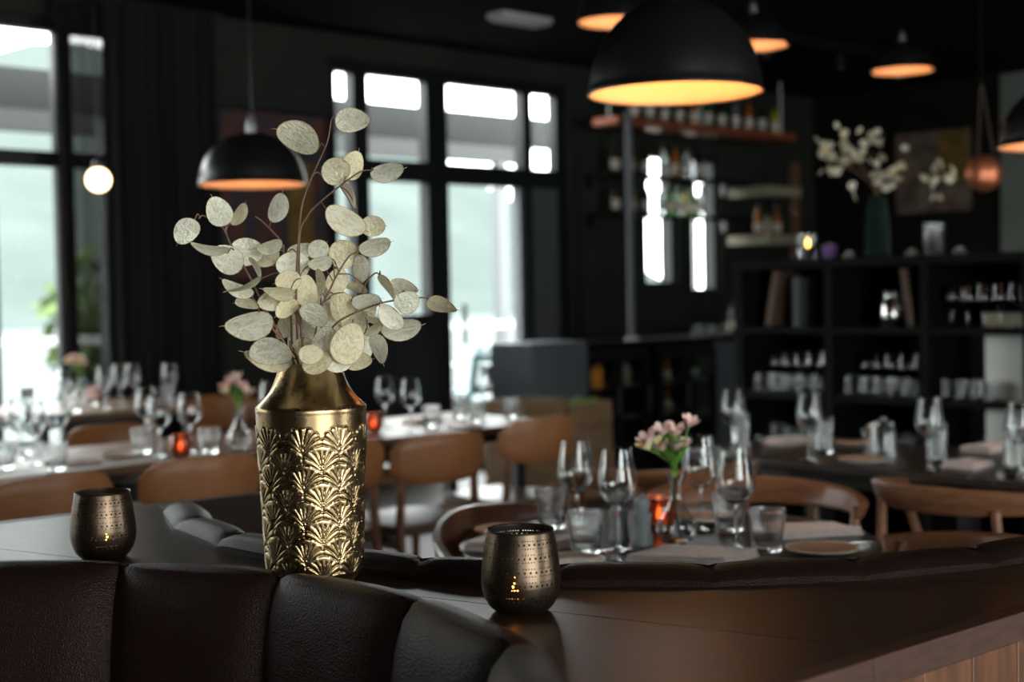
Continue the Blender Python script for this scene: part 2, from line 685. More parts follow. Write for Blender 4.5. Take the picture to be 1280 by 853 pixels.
window(-4.2, 4.3, 0.3, 3.0, [(-3.2, 0.07), (-2.2, 0.07), (-1.2, 0.07), (-0.2, 0.07), (0.6, 0.07), (1.42, 0.07), (2.42, 0.07), (3.43, 0.07), (3.90, 0.09)], [(-4.2, 4.3, 2.17, 0.09)])
wc = window(5.81, 8.12, 0.0, 2.97, [(6.10, 0.13), (6.80, 0.20), (7.72, 0.10)], [(5.81, 8.12, 2.22, 0.15), (5.81, 6.7, 1.15, 0.07)], fw=0.08)
# solid dark infill below the sill bar of the left leaf
MB().box(5.90, 6.70, BW + 0.03, BW + 0.10, 0.08, 1.115).obj('lower_panel', 'frame_black', wc, smooth=False)
# door leaf stiles in the right bay
MB().box(7.62, 8.04, BW + 0.03, BW + 0.12, 0.08, 2.145).obj('stile', 'frame_grey', wc, smooth=False)
MB().bar((6.99, BW - 0.02, 0.95), (6.99, BW - 0.02, 1.25), 0.025).obj('door_handle', 'steel_dull', wc)
window(9.06, 9.47, 1.36, 2.5, [], [], fw=0.04)
window(9.67, 10.05, 1.30, 2.5, [], [], fw=0.04)
for (p, q) in BACK_WIN:
    window(p, q, 0.15, 3.0, [((p + q) / 2, 0.06)], [(p, q, 2.2, 0.07)], b=BB - 0.18)

# ceiling: air vent with pale cover, dark beam tracks
vp = on_z(650, 20, CEIL)
va, vb = ab(vp)
vent = thing('ceiling_vent', 'pale rectangular air vent in the black ceiling', 'vent', (0, 0, 0), RA)
MB().box(va - .22, va + .22, vb - .08, vb + .08, CEIL - .035, CEIL - .001).obj('vent_frame', 'white_paint', vent)
for k in range(4):
    bb = vb - 0.07 + k * 0.04
    MB().box(va - .20, va + .20, bb, bb + .018, CEIL - .05, CEIL - .034).obj('slat', 'white_paint', vent, smooth=False)
tp = on_z(1040, 60, CEIL - 0.05)
ta, tb = ab(tp)
tr_ = thing('lighting_track', 'black lighting track on the ceiling before the far dome lamps', 'track', (0, 0, 0), RA)
MB().box(ta - 1.2, ta + 1.2, tb - .03, tb + .03, CEIL - .06, CEIL - .001).obj('rail', 'black_metal', tr_)
for k in (-0.8, 0.1, 0.9):
    MB().lathe([(0.035, -0.10), (0.04, 0.0), (0.02, 0.04)], 14, (ta + k, tb, CEIL - .10), cap0=True, cap1=True).obj('spotlight_head', 'black_metal', tr_)

# ------------------------------------------------------------------ outdoors: terrace, pergola, lawn, lake, hills
struct(MB().box(-2, 13, 8.2, 13.2, -0.15, -0.03).obj('terrace_floor', 'terrace_floor', rz=RA))
pg = thing('pergola', 'dark pergola over the terrace outside the windows', 'pergola', (0, 0, 0), RA)
for bb, z0, z1 in ((10.0, 2.74, 3.02), (13.0, 2.95, 3.28)):
    MB().box(-6.5, 12.5, bb - .08, bb + .08, z0, z1).obj('beam', 'frame_black', pg, smooth=False)
for aa in (-6.2, -1.2, 5.2, 12.0):
    for bb in (10.0, 13.0):
        MB().box(aa - .07, aa + .07, bb - .07, bb + .07, -0.03, 3.0 if bb > 11 else 2.8).obj('post', 'frame_grey', pg, smooth=False)
rl = thing('terrace_railing', 'white railing along the edge of the terrace outside', 'railing', (0, 0, 0), RA)
MB().box(-1.9, 12.9, 12.70, 12.77, 0.92, 1.0).obj('handrail', 'white_paint', rl)
for k in range(12):
    aa = -1.8 + k * 1.33
    MB().box(aa - .025, aa + .025, 12.71, 12.76, -0.03, 0.93).obj('post', 'white_paint', rl, smooth=False)


def terrace_table(loc, label):
    t = thing('terrace_table', label, 'table', loc, RA)
    MB().lathe([(0.01, .70), (.36, .70), (.37, .715), (.36, .73), (.01, .73)], 24).obj('table_top', 'white_paint', t)
    MB().tube([(0, 0, .02), (0, 0, .70)], .03).obj('column', 'terrace_teal', t)
    MB().lathe([(0.24, 0), (.24, .015), (.03, .03)], 20, cap0=True, cap1=True).obj('base', 'terrace_teal', t)


def terrace_chair(loc, rz, label):
    t = thing('terrace_chair', label, 'chair', loc, rz, 'chairs on the terrace outside the glass door')
    MB().box(-.22, .22, -.22, .22, .43, .46).obj('seat', 'terrace_teal', t)
    m = MB()
    for x in (-.2, .2):
        m.bar((x, -.22, .45), (x, -.30, .85), .03)
    for k in range(4):
        m.bar((-.2, -.24 - .014 * k, .55 + .09 * k), (.2, -.24 - .014 * k, .55 + .09 * k), .03, .05)
    m.obj('backrest', 'terrace_teal', t)
    for x in (-.2, .2):
        for y in (-.2, .2):
            MB().bar((x, y, 0), (x, y, .44), .03).obj('leg', 'terrace_teal', t)


zt = Vector((0, 0, -0.03))
terrace_table(room(8.1, 9.9) + zt, 'round white table on the terrace behind the glass door')
for (aa, bb, rz) in ((7.4, 9.8, FACE_A), (8.8, 10.0, FACE_NA), (8.1, 9.2, FACE_B), (8.0, 10.7, FACE_NB)):
    terrace_chair(room(aa, bb) + zt, rz, 'teal slatted chair at the terrace table behind the glass door')


def ground_sheet(name, b0, b1, z0, z1, material, amp=0.0, n=24, a0=-400, a1=500):
    m = MB()
    vs, fs = [], []
    for j in range(9):
        for i in range(n + 1):
            aa = a0 + (a1 - a0) * i / n
            bb = b0 + (b1 - b0) * j / 8
            zz = z0 + (z1 - z0) * j / 8
            if amp:
                prof = math.sin(PI * min(1, j / 8 * 0.95)) if z1 <= z0 else j / 8
                zz += amp * prof * (0.85 + .07 * math.sin(i * .5 + .4) + .04 * math.sin(i * 1.3))
            vs.append((aa, bb, zz))
    for j in range(8):
        for i in range(n):
            q = j * (n + 1) + i
            fs.append((q, q + 1, q + n + 2, q + n + 1))
    return struct(m.add(vs, fs).obj(name, material, rz=RA))


ground_sheet('lawn_outside', 13.0, 60, -0.3, -6.0, 'lawn', 0, 30, -80, 120)
ground_sheet('lake_outside', 60, 420, -6.0, -6.0, 'lake')
ground_sheet('hills_outside', 400, 760, -6, 20, 'hill_forest_haze', 140.0, 30)


def tree(loc, h, r, label, seed):
    rnd = random.Random(seed)
    t = thing('tree', label, 'tree', loc, 0, 'trees on the lawn beyond the terrace')
    MB().tube([(0, 0, 0), (.05, 0, h * .5), (0, .05, h * .8)], [.12, .09, .05]).obj('trunk', 'twig', t)
    m = MB()
    for k in range(220):
        u = Vector((rnd.gauss(0, 1), rnd.gauss(0, 1), rnd.gauss(0, 1))).normalized() * (r * (0.55 + .45 * rnd.random()))
        c = Vector((u.x, u.y, h * .72 + u.z * h * .38 / r))
        n1 = Vector((rnd.gauss(0, 1), rnd.gauss(0, 1), rnd.gauss(0, 1))).normalized()
        n2 = n1.orthogonal().normalized()
        n3 = n1.cross(n2)
        q = r * .17
        m.add([c + n2 * q, c + n3 * q * .6, c - n2 * q, c - n3 * q * .6], [(0, 1, 2, 3)])
    m.obj('crown', 'tree_leaves', t, smooth=False)


for i, (aa, bb, h, r, lb) in enumerate(((6.3, 24, 4.6, 2.0, 'leafy green tree on the lawn straight beyond the window beside the brass vase'),
                                        (14.0, 26, 4.0, 1.9, 'broad green tree on the lawn beyond the glass door'),
                                        (6.9, 31, 5.2, 2.2, 'tall green tree further down the lawn towards the lake'),
                                        (11.5, 21, 2.6, 1.6, 'low rounded tree just past the terrace railing'))):
    tree(room(aa, bb, -0.3 - (bb - 13) * .121), h, r, lb, i)


# ------------------------------------------------------------------ curtains
def curtain(name, a0, a1, b, material, label, folds, amp, seed, z0=0.03, z1=3.08):
    rnd = random.Random(seed)
    n = folds * 10
    vs, fs = [], []
    ph = [rnd.uniform(-.5, .5) for _ in range(folds + 1)]
    for i in range(n + 1):
        u = i / n
        k = u * folds
        off = amp * math.sin(2 * PI * k + ph[int(k) if k < folds else folds - 1]) * (0.7 + .3 * math.sin(k * 1.7))
        for z in (z0, z0 + .7, z0 + 1.6, z1 - .1, z1):
            vs.append((a0 + (a1 - a0) * u, b + off * (1.0 if z < z1 - .2 else .7), z))
    for i in range(n):
        for j in range(4):
            q = i * 5 + j
            fs.append((q, q + 5, q + 6, q + 1))
    t = thing(name, label, 'curtain', (0, 0, 0), RA)
    MB().add(vs, fs).obj('fabric', material, t)
    MB().tube([(a0 - .05, b, z1 + .01), (a1 + .05, b, z1 + .01)], .014).obj('rod', 'black_metal', t)
    return t


def a_at(px, b):
    return ab(at_b(px, 300, b))[0]


curtain('sheer_curtain', a_at(74, 7.84), a_at(152, 7.84), 7.84, 'sheer', 'sheer dark curtain hanging half across the window', 9, 0.03, 2)
curtain('blackout_curtain', a_at(134, 7.72), a_at(276, 7.72), 7.72, 'curtain_black', 'heavy black curtain gathered beside the tall window', 9, 0.045, 5)

# ------------------------------------------------------------------ the island ledge between the booths
ZL = 0.898
NB_C, NB_R = Vector((-0.72, 1.28)), 0.75      # near booth: centre, crest radius
FB_C, FB_R = Vector((0.27, 2.92)), 0.965       # far booth: centre, outer radius
p_r0, p_r1 = on_z(985, 853, ZL), on_z(1280, 762, ZL)
edge_dir = (p_r1 - p_r0).normalized()
EA = Vector((edge_dir.x, edge_dir.y))
EN = Vector((-EA.y, EA.x))                    # towards the far-left side
e0 = Vector((p_r0.x, p_r0.y))
pl = on_z(100, 641, ZL)
width = (Vector((pl.x, pl.y)) - e0).dot(EN)
# outline in local coordinates: s along EA from e0, t along EN
PD = Vector((0.855, -0.518))                  # plank direction measured from the seam
PN = Vector((0.518, 0.855))


def clip(poly, n, c, keep_less):
    out = []
    for i in range(len(poly)):
        p, q = poly[i], poly[(i + 1) % len(poly)]
        dp, dq = p.dot(n) - c, q.dot(n) - c
        if not keep_less:
            dp, dq = -dp, -dq
        if dp <= 0:
            out.append(p)
        if dp * dq < 0:
            out.append(p + (q - p) * (dp / (dp - dq)))
    return out


outline = [e0 + EA * s + EN * t for s, t in ((-1.75, 0), (1.25, 0), (1.25, width), (-1.75, width))]
q1_ = FB_C + Vector((math.cos(math.radians(166)), math.sin(math.radians(166)))) * FB_R
q2_ = FB_C + Vector((math.cos(math.radians(-38)), math.sin(math.radians(-38)))) * FB_R
cn = Vector((-(q2_ - q1_).y, (q2_ - q1_).x)).normalized()
outline = clip(outline, cn, q1_.dot(cn), True)
n1_ = NB_C + Vector((math.cos(math.radians(-2)), math.sin(math.radians(-2)))) * (NB_R + .06)
n2_ = NB_C + Vector((math.cos(math.radians(178)), math.sin(math.radians(178)))) * (NB_R + .06)
nn_ = Vector((-(n1_ - n2_).y, (n1_ - n2_).x)).normalized()
outline = clip(outline, nn_, n1_.dot(nn_), False)
S_NEAR = (n1_ - e0).dot(EA) + 0.02
S_FAR = (Vector((-.722, 2.865)) - e0).dot(EA) - 0.03
seam = on_z(445, 737, ZL)
sc0 = Vector((seam.x, seam.y)).dot(PN)
island = struct(MB().box(-0.01, 0.01, -0.01, 0.01, 0.3, 0.32).obj('trim_2', 'trim_wood', loc=(-0.35, 2.22, 0)))


def cyl_cutter(c, r, a0=None):
    m = MB()
    n = 96
    m.prism([(c.x + r * math.cos(2 * PI * k / n), c.y + r * math.sin(2 * PI * k / n)) for k in range(n)], 0.3, 1.4)
    return m.obj('cutter', None, smooth=False)


cut1 = cyl_cutter(NB_C, NB_R + 0.015)
cut2 = cyl_cutter(FB_C, FB_R - 0.02)
divider = thing('divider_ledge', 'dark stained wooden ledge between the curved leather booths', 'ledge', (0, 0, 0))
planks = []
PW = 0.42
for k in range(-6, 6):
    lo, hi = sc0 + k * PW + 0.0011, sc0 + (k + 1) * PW - 0.0011
    poly = clip(clip(outline, PN, hi, True), PN, lo, False)
    if len(poly) < 3:
        continue
    o = MB().prism([(p.x, p.y) for p in poly], ZL - 0.034, ZL).obj('plank', 'ledge_wood', None, smooth=False)
    planks.append(o)
bpy.data.objects.remove(island)
for o in planks:
    for c in (cut1, cut2):
        md = o.modifiers.new('cut', 'BOOLEAN')
        md.operation = 'DIFFERENCE'
        md.solver = 'EXACT'
        md.object = c
dg = bpy.context.evaluated_depsgraph_get()
dg.update()
newm = [bpy.data.meshes.new_from_object(o.evaluated_get(dg)) for o in planks]
pang = math.atan2(PD.y, PD.x)
for o, me in zip(planks, newm):
    o.modifiers.clear()
    if len(me.polygons) == 0:
        bpy.data.objects.remove(o)
        continue
    # keep the grain along the plank: object axes follow the plank direction
    me.transform(Matrix.Rotation(-pang, 4, 'Z'))
    bm = bmesh.new()
    bm.from_mesh(me)
    todo, isl = set(bm.faces), []
    while todo:
        stack, seen = [todo.pop()], []
        while stack:
            fc = stack.pop()
            seen.append(fc)
            for ed in fc.edges:
                for nf in ed.link_faces:
                    if nf in todo:
                        todo.remove(nf)
                        stack.append(nf)
        isl.append(seen)
    for seen in isl:
        pm = MB()
        ids = {}
        for fc in seen:
            for v_ in fc.verts:
                ids.setdefault(v_.index, len(ids))
        inv = sorted(ids, key=ids.get)
        bm.verts.ensure_lookup_table()
        pm.add([bm.verts[i_].co for i_ in inv], [tuple(ids[v_.index] for v_ in fc.verts) for fc in seen])
        pm.obj('plank', 'ledge_wood', divider, rz=pang, smooth=False)
    bm.free()
    bpy.data.objects.remove(o)
for c in (cut1, cut2):
    bpy.data.objects.remove(c)


def wood_side(off_t, sgn, s0, s1, label=None):
    """edge trim lengths and vertical boards below it, along one straight side"""
    ang = math.atan2(EA.y, EA.x)
    base = e0 + EN * off_t
    cur = s0
    joint = on_z(1085, 822, ZL)
    js = (Vector((joint.x, joint.y)) - e0).dot(EA)
    cuts = [s0] + [c_ for c_ in (js - 0.9, js, js + 1.0) if s0 < c_ < s1] + [s1]
    for p, q in zip(cuts, cuts[1:]):
        MB().box(p + .0007, q - .0007, -0.008 * sgn, 0.02 * sgn, ZL - 0.036, ZL + 0.0006).obj(
            'edge_trim', 'trim_wood', divider, (base.x, base.y, 0), ang, bevel=0.0015)
    s = s0
    while s < s1 - .02:
        MB().box(s + .001, min(s + .105, s1) - .001, 0.004 * sgn, 0.022 * sgn, 0.0, ZL - 0.037).obj(
            'board', 'panel_wood', divider, (base.x, base.y, 0), ang, bevel=0.002)
        s += .105


wood_side(0, 1, S_NEAR, 1.25)
wood_side(width, -1, -1.75, S_FAR)


# ------------------------------------------------------------------ curved leather booths
def booth(name, label, c, R, th0, th1, nch, inner_sign, top, lean, label_kw=None):
    """channel-stitched curved back: R is the outer top edge; channels are straight chords"""
    t = thing(name, label, 'booth seat', (c.x, c.y, 0))
    # profile (offset inward from R, z, bulge weight)
    prof = [(0.002, 0.80, 0.0), (0.0, ZL - 0.004, 0.0), (-0.002, ZL + top * .35, .5), (0.008, ZL + top * .78, .8), (0.024, ZL + top * .98, 1.0),
            (0.042, ZL + top, 1.0), (0.060, ZL + top * .86, 1.0), (0.076, ZL + top * .42, 1.0), (0.088, ZL - .015, 1.0), (0.100, ZL - .08, 1.0)]
    for k in range(1, 8):
        f = k / 7
        prof.append((0.100 + lean * f, ZL - .08 - f * (ZL - .08 - .42), 1.0))
    step = (th1 - th0) / nch
    nu = 15
    for ch in range(nch):
        m = MB()
        a0 = th0 + ch * step
        mid = a0 + step / 2
        vs, fs = [], []
        for i in range(nu):
            u = i / (nu - 1)
            th = a0 + step * u
            chord = math.cos(step / 2) / math.cos(th - mid)
            bul = max(0.0, 1 - abs(2 * u - 1) ** 3.0) ** .6
            for j, (off, z, wt) in enumerate(prof):
                puff = 0.026 * (bul - 1) * wt
                r = (R * (0.35 + .65 * chord)) - off
                zz = z
                if j >= 6:
                    r = r - puff - 0.026 * wt * 0   # seam sits back, cushion comes forward
                elif j >= 2:
                    zz = z + puff * (0.30 if j < 6 else 0)
                vs.append((r * math.cos(th), r * math.sin(th), zz))
        n = len(prof)
        for i in range(nu - 1):
            for j in range(n - 1):
                q = i * n + j
                fs.append((q, q + 1, q + n + 1, q + n))
        # close the two ends
        fs.append(tuple(range(n)))
        fs.append(tuple((nu - 1) * n + j for j in range(n))[::-1])
        m.add(vs, fs).obj('back_channel', 'leather_brown', t)
    # seat cushion and plinth
    m, q = MB(), MB()
    ns = 40
    ri, ro = R - .58, R - .10 - lean
    poly = []
    sp = [(ri, .30), (ri - .01, .40), (ri + .02, .45), (ro - .03, .46), (ro + .02, .44), (ro + .02, .30)]
    vs, fs = [], []
    for i in range(ns + 1):
        th = th0 + (th1 - th0) * i / ns
        for r, z in sp:
            vs.append((r * math.cos(th), r * math.sin(th), z))
    for i in range(ns):
        for j in range(5):
            k = i * 6 + j
            fs.append((k, k + 6, k + 7, k + 1))
    fs.append(tuple(range(6)))
    fs.append(tuple(ns * 6 + j for j in range(6))[::-1])
    m.add(vs, fs).obj('seat_cushion', 'leather_brown', t)
    sp = [(ri + .05, 0), (ri + .05, .30), (R - .08, .30), (R - .02, .86), (R - 0.004, .86), (R - .004, 0)]
    vs, fs = [], []
    for i in range(ns + 1):
        th = th0 + .012 + (th1 - th0 - .024) * i / ns
        for r, z in sp:
            vs.append((r * math.cos(th), r * math.sin(th), z))
    for i in range(ns):
        for j in range(6):
            k, k2 = i * 6 + j, i * 6 + (j + 1) % 6
            fs.append((k, k + 6, k2 + 6, k2))
    fs.append(tuple(range(6)))
    fs.append(tuple(ns * 6 + j for j in range(6))[::-1])
    q.add(vs, fs).obj('plinth', 'black_wood', t)
    return t


R_ = math.radians
booth('curved_booth', 'dark brown leather curved booth with wide stitched channels before the brass vase', NB_C, NB_R + 0.04,
      R_(-2), R_(178), 9, 1, 0.042, 0.05)
booth('curved_booth', 'dark brown leather curved booth wrapped around the round table', FB_C, FB_R,
      R_(192), R_(192 + 13.0 * 10), 10, 1, 0.028, 0.05)
_wb = bpy.data.objects['curved_booth.001']
_pe = Vector((math.cos(R_(192)), math.sin(R_(192)))) * .95
_p1 = Vector((-.722, 2.865)) - FB_C
_p2 = Vector((-.722, 2.865)) + EA * .44 - FB_C
_in = Vector((EA.y, -EA.x)) * .03
_m = MB()
_poly = [_pe, _p1, _p2, _p2 + _in, _p1 + Vector((.045, -.005)), _pe + Vector((.04, 0))]
_m.prism([(q_.x, q_.y) for q_ in _poly][::-1], .3, ZL + .002)
_m.obj('wing_panel', 'leather_brown', _wb)


# ------------------------------------------------------------------ the brass vase
def palmette_cell(nx, ny):
    """height map of one palmette: x in [-1,1], y in [0,1]"""
    X, Y = np.meshgrid(np.linspace(-1, 1, nx), np.linspace(0, 1, ny))
    asp = 0.52                                     # metric half width / height
    Hh = np.zeros_like(X)
    tips = [(0, .93), (.36, .90), (.66, .79), (.86, .62), (.90, .44)]
    for k, (tx, ty) in enumerate(tips):
        for sg in ((1,) if k == 0 else (1, -1)):
            best = np.zeros_like(X)
            y0 = 0.10
            for s in np.linspace(0.0, 1, 60):
                px = sg * tx * s ** 1.7
                py = y0 + (ty - y0) * (s ** (0.92 - .13 * k))
                wd = 0.030 + 0.072 * s ** 0.65
                d2 = (((X - px) * asp) ** 2 + (Y - py) ** 2) / wd ** 2
                h = np.sqrt(np.clip(1 - d2 ** 1.4, 0, 1)) * (0.72 + .28 * s)
                best = np.maximum(best, h)
            Hh = np.maximum(Hh, best)
    # dark incised lines where two fronds meet
    stack = []
    for k, (tx, ty) in enumerate(tips):
        for sg in ((1,) if k == 0 else (1, -1)):
            dm = np.full_like(X, 9.0)
            for s in np.linspace(0.0, 1, 60):
                px = sg * tx * s ** 1.7
                py = 0.10 + (ty - 0.10) * (s ** (0.92 - .13 * k))
                wd = 0.030 + 0.072 * s ** 0.65
                dm = np.minimum(dm, np.sqrt(((X - px) * asp) ** 2 + (Y - py) ** 2) / wd)
            stack.append(dm)
    srt = np.sort(np.array(stack), 0)
    gap = np.clip((srt[1] - srt[0]) / 0.40, 0, 1)
    return Hh * (0.25 + .75 * gap ** .7)


def brass_vase(loc, rz):
    t = thing('brass_vase', 'tall antique brass vase embossed with palm fans on the ledge', 'vase', loc, rz)
    NA, NCELL = 468, 9
    rows, sp, ztop = 9, 0.0258, 0.228
    cell = palmette_cell(105, 105)
    prof = [(0.0672, 0.020), (0.0700, 0.036), (0.0722, 0.10), (0.0745, 0.15), (0.0772, 0.20), (0.0786, 0.235), (0.0792, 0.2475)]

    def rad(z):
        for (r0, z0), (r1, z1) in zip(prof, prof[1:]):
            if z <= z1:
                return r0 + (r1 - r0) * (z - z0) / (z1 - z0)
        return prof[-1][0]
    zs = np.linspace(0.020, 0.2475, 300)
    th = np.arange(NA) * 2 * PI / NA
    Hmap = np.zeros((len(zs), NA))
    TH, ZZ = np.meshgrid(th / (2 * PI / NCELL), zs)
    for row in range(rows + 1):
        yb = ztop - 2 * sp - row * sp
        off = 0.5 * (row % 2)
        x = ((TH + off) % 1.0) * 2 - 1
        y = (ZZ - yb) / (2 * sp * 1.04)
        ok = (y >= 0) & (y <= 1)
        ix = np.clip(((x + 1) / 2 * 104).round().astype(int), 0, 104)
        iy = np.clip((y * 104).round().astype(int), 0, 104)
        Hmap = np.maximum(Hmap, np.where(ok, cell[iy, ix], 0))
    # smooth plain band above the fans
    plain = np.clip((zs - 0.205) / 0.028, 0, 1)[:, None]
    rel = Hmap.copy()
    relief_attr = np.maximum(Hmap, 0)
    # above the fan tops the metal is plain and polished: no background recess
    topline = np.zeros(NA)
    for c in range(NA):
        nz = np.nonzero(Hmap[:, c] > 0.05)[0]
        topline[c] = zs[nz[-1]] if len(nz) else 0.2
    above = ZZ > (topline[None, :] + 0.0015)
    rel = np.where(above, 0.5, rel)
    relief_attr = np.where(above, 0.72, relief_attr)
    verts, attr = [], []
    # foot: rounded lower edge
    low = [(0.002, 0.0), (0.046, 0.0), (0.055, 0.003), (0.0615, 0.009), (0.0655, 0.015)]
    up = [(0.0796, 0.2500), (0.0797, 0.2535), (0.0785, 0.2560), (0.0735, 0.2605), (0.0665, 0.2675), (0.0590, 0.2770), (0.0530, 0.2880), (0.0485, 0.3000),
          (0.0455, 0.3100), (0.0442, 0.3155), (0.0446, 0.3170), (0.0436, 0.3172), (0.0430, 0.3150), (0.0440, 0.305), (0.052, 0.280), (0.066, 0.262), (0.074, 0.240), (0.070, 0.05), (0.002, 0.02)]
    ct, st = np.cos(th), np.sin(th)
    ringv = []
    for r, z in low:
        ringv.append((np.full(NA, r), z, np.full(NA, 0.55)))
    for i, z in enumerate(zs):
        ringv.append((rad(z) + (rel[i] - .5) * 0.0034, z, relief_attr[i]))
    for r, z in up:
        ringv.append((np.full(NA, r), z, np.full(NA, 0.80)))
    co = np.concatenate([np.stack([r * ct, r * st, np.full(NA, z)], 1) for r, z, _ in ringv])
    at = np.concatenate([a for _, _, a in ringv])
    n = len(ringv)
    i = np.arange(n - 1)[:, None] * NA
    k = np.arange(NA)[None, :]
    k2 = (k + 1) % NA
    quads = np.stack([i + k, i + k2, i + NA + k2, i + NA + k], -1).reshape(-1, 4)
    me = bpy.data.meshes.new('body')
    me.vertices.add(len(co))
    me.vertices.foreach_set('co', co.astype(np.float32).ravel())
    me.loops.add(len(quads) * 4)
    me.loops.foreach_set('vertex_index', quads.astype(np.int32).ravel())
    me.polygons.add(len(quads))
    me.polygons.foreach_set('loop_start', (np.arange(len(quads)) * 4).astype(np.int32))
    me.polygons.foreach_set('loop_total', np.full(len(quads), 4, np.int32))
    me.update(calc_edges=True)
    me.validate()
    me.shade_smooth()
    me.materials.append(M['brass'])
    o = bpy.data.objects.new('body', me)
    col.objects.link(o)
    o.parent = t
    return t


VP = on_z(394, 728, ZL)
brass_vase(VP, R_(8))


# ------------------------------------------------------------------ dried lunaria in the vase
def pod_mesh(name):
    m = MB()
    n, rings = 20, 4
    vs, fs = [(0, 0, 0.0)], []
    for j in range(1, rings + 1):
        f = j / rings
        for k in range(n):
            a = 2 * PI * k / n
            x, y = math.cos(a) * f * 0.5, math.sin(a) * f * 0.5
            y *= (1 - 0.25 * x)             # egg-shaped
            z = 0.05 * f * f * math.sin(2 * a + 1) + 0.05 * (x * x)
            vs.append((x, y, z))
    for k in range(n):
        fs.append((0, 1 + k, 1 + (k + 1) % n))
    for j in range(rings - 1):
        for k in range(n):
            p, q = 1 + j * n + k, 1 + j * n + (k + 1) % n
            fs.append((p, p + n, q + n, q))
    m.add(vs, fs)
    me = m.mesh(name, 'pod')
    me.materials.append(M['pod_rim'])
    r = MB()
    rim = vs[1 + (rings - 1) * n:]
    r.tube(rim + [rim[0]], 0.010, 5, cap=False)
    r.tube([(0.49, 0, rim[0][2]), (0.57, 0.012, rim[0][2] + .01), (0.62, 0.04, rim[0][2] + .02)], [.012, .009, .005], 5)
    bm = bmesh.new()
    bm.from_mesh(me)
    nf = len(bm.faces)
    base = [bm.verts.new(v) for v in r.v]
    bm.verts.index_update()
    for f in r.f:
        fc = bm.faces.new([base[i] for i in f])
        fc.material_index = 1
        fc.smooth = True
    bm.to_mesh(me)
    bm.free()
    return me


POD = pod_mesh('seed_pod')
VD = VP.y
ZF, ZX, ZY = 2.4375, 200, 110


def zp(x, y, dy=0.0):
    return at_d(ZX + x / ZF, ZY + y / ZF, VD + dy)


pxm = VD / F           # metres per pixel at the vase
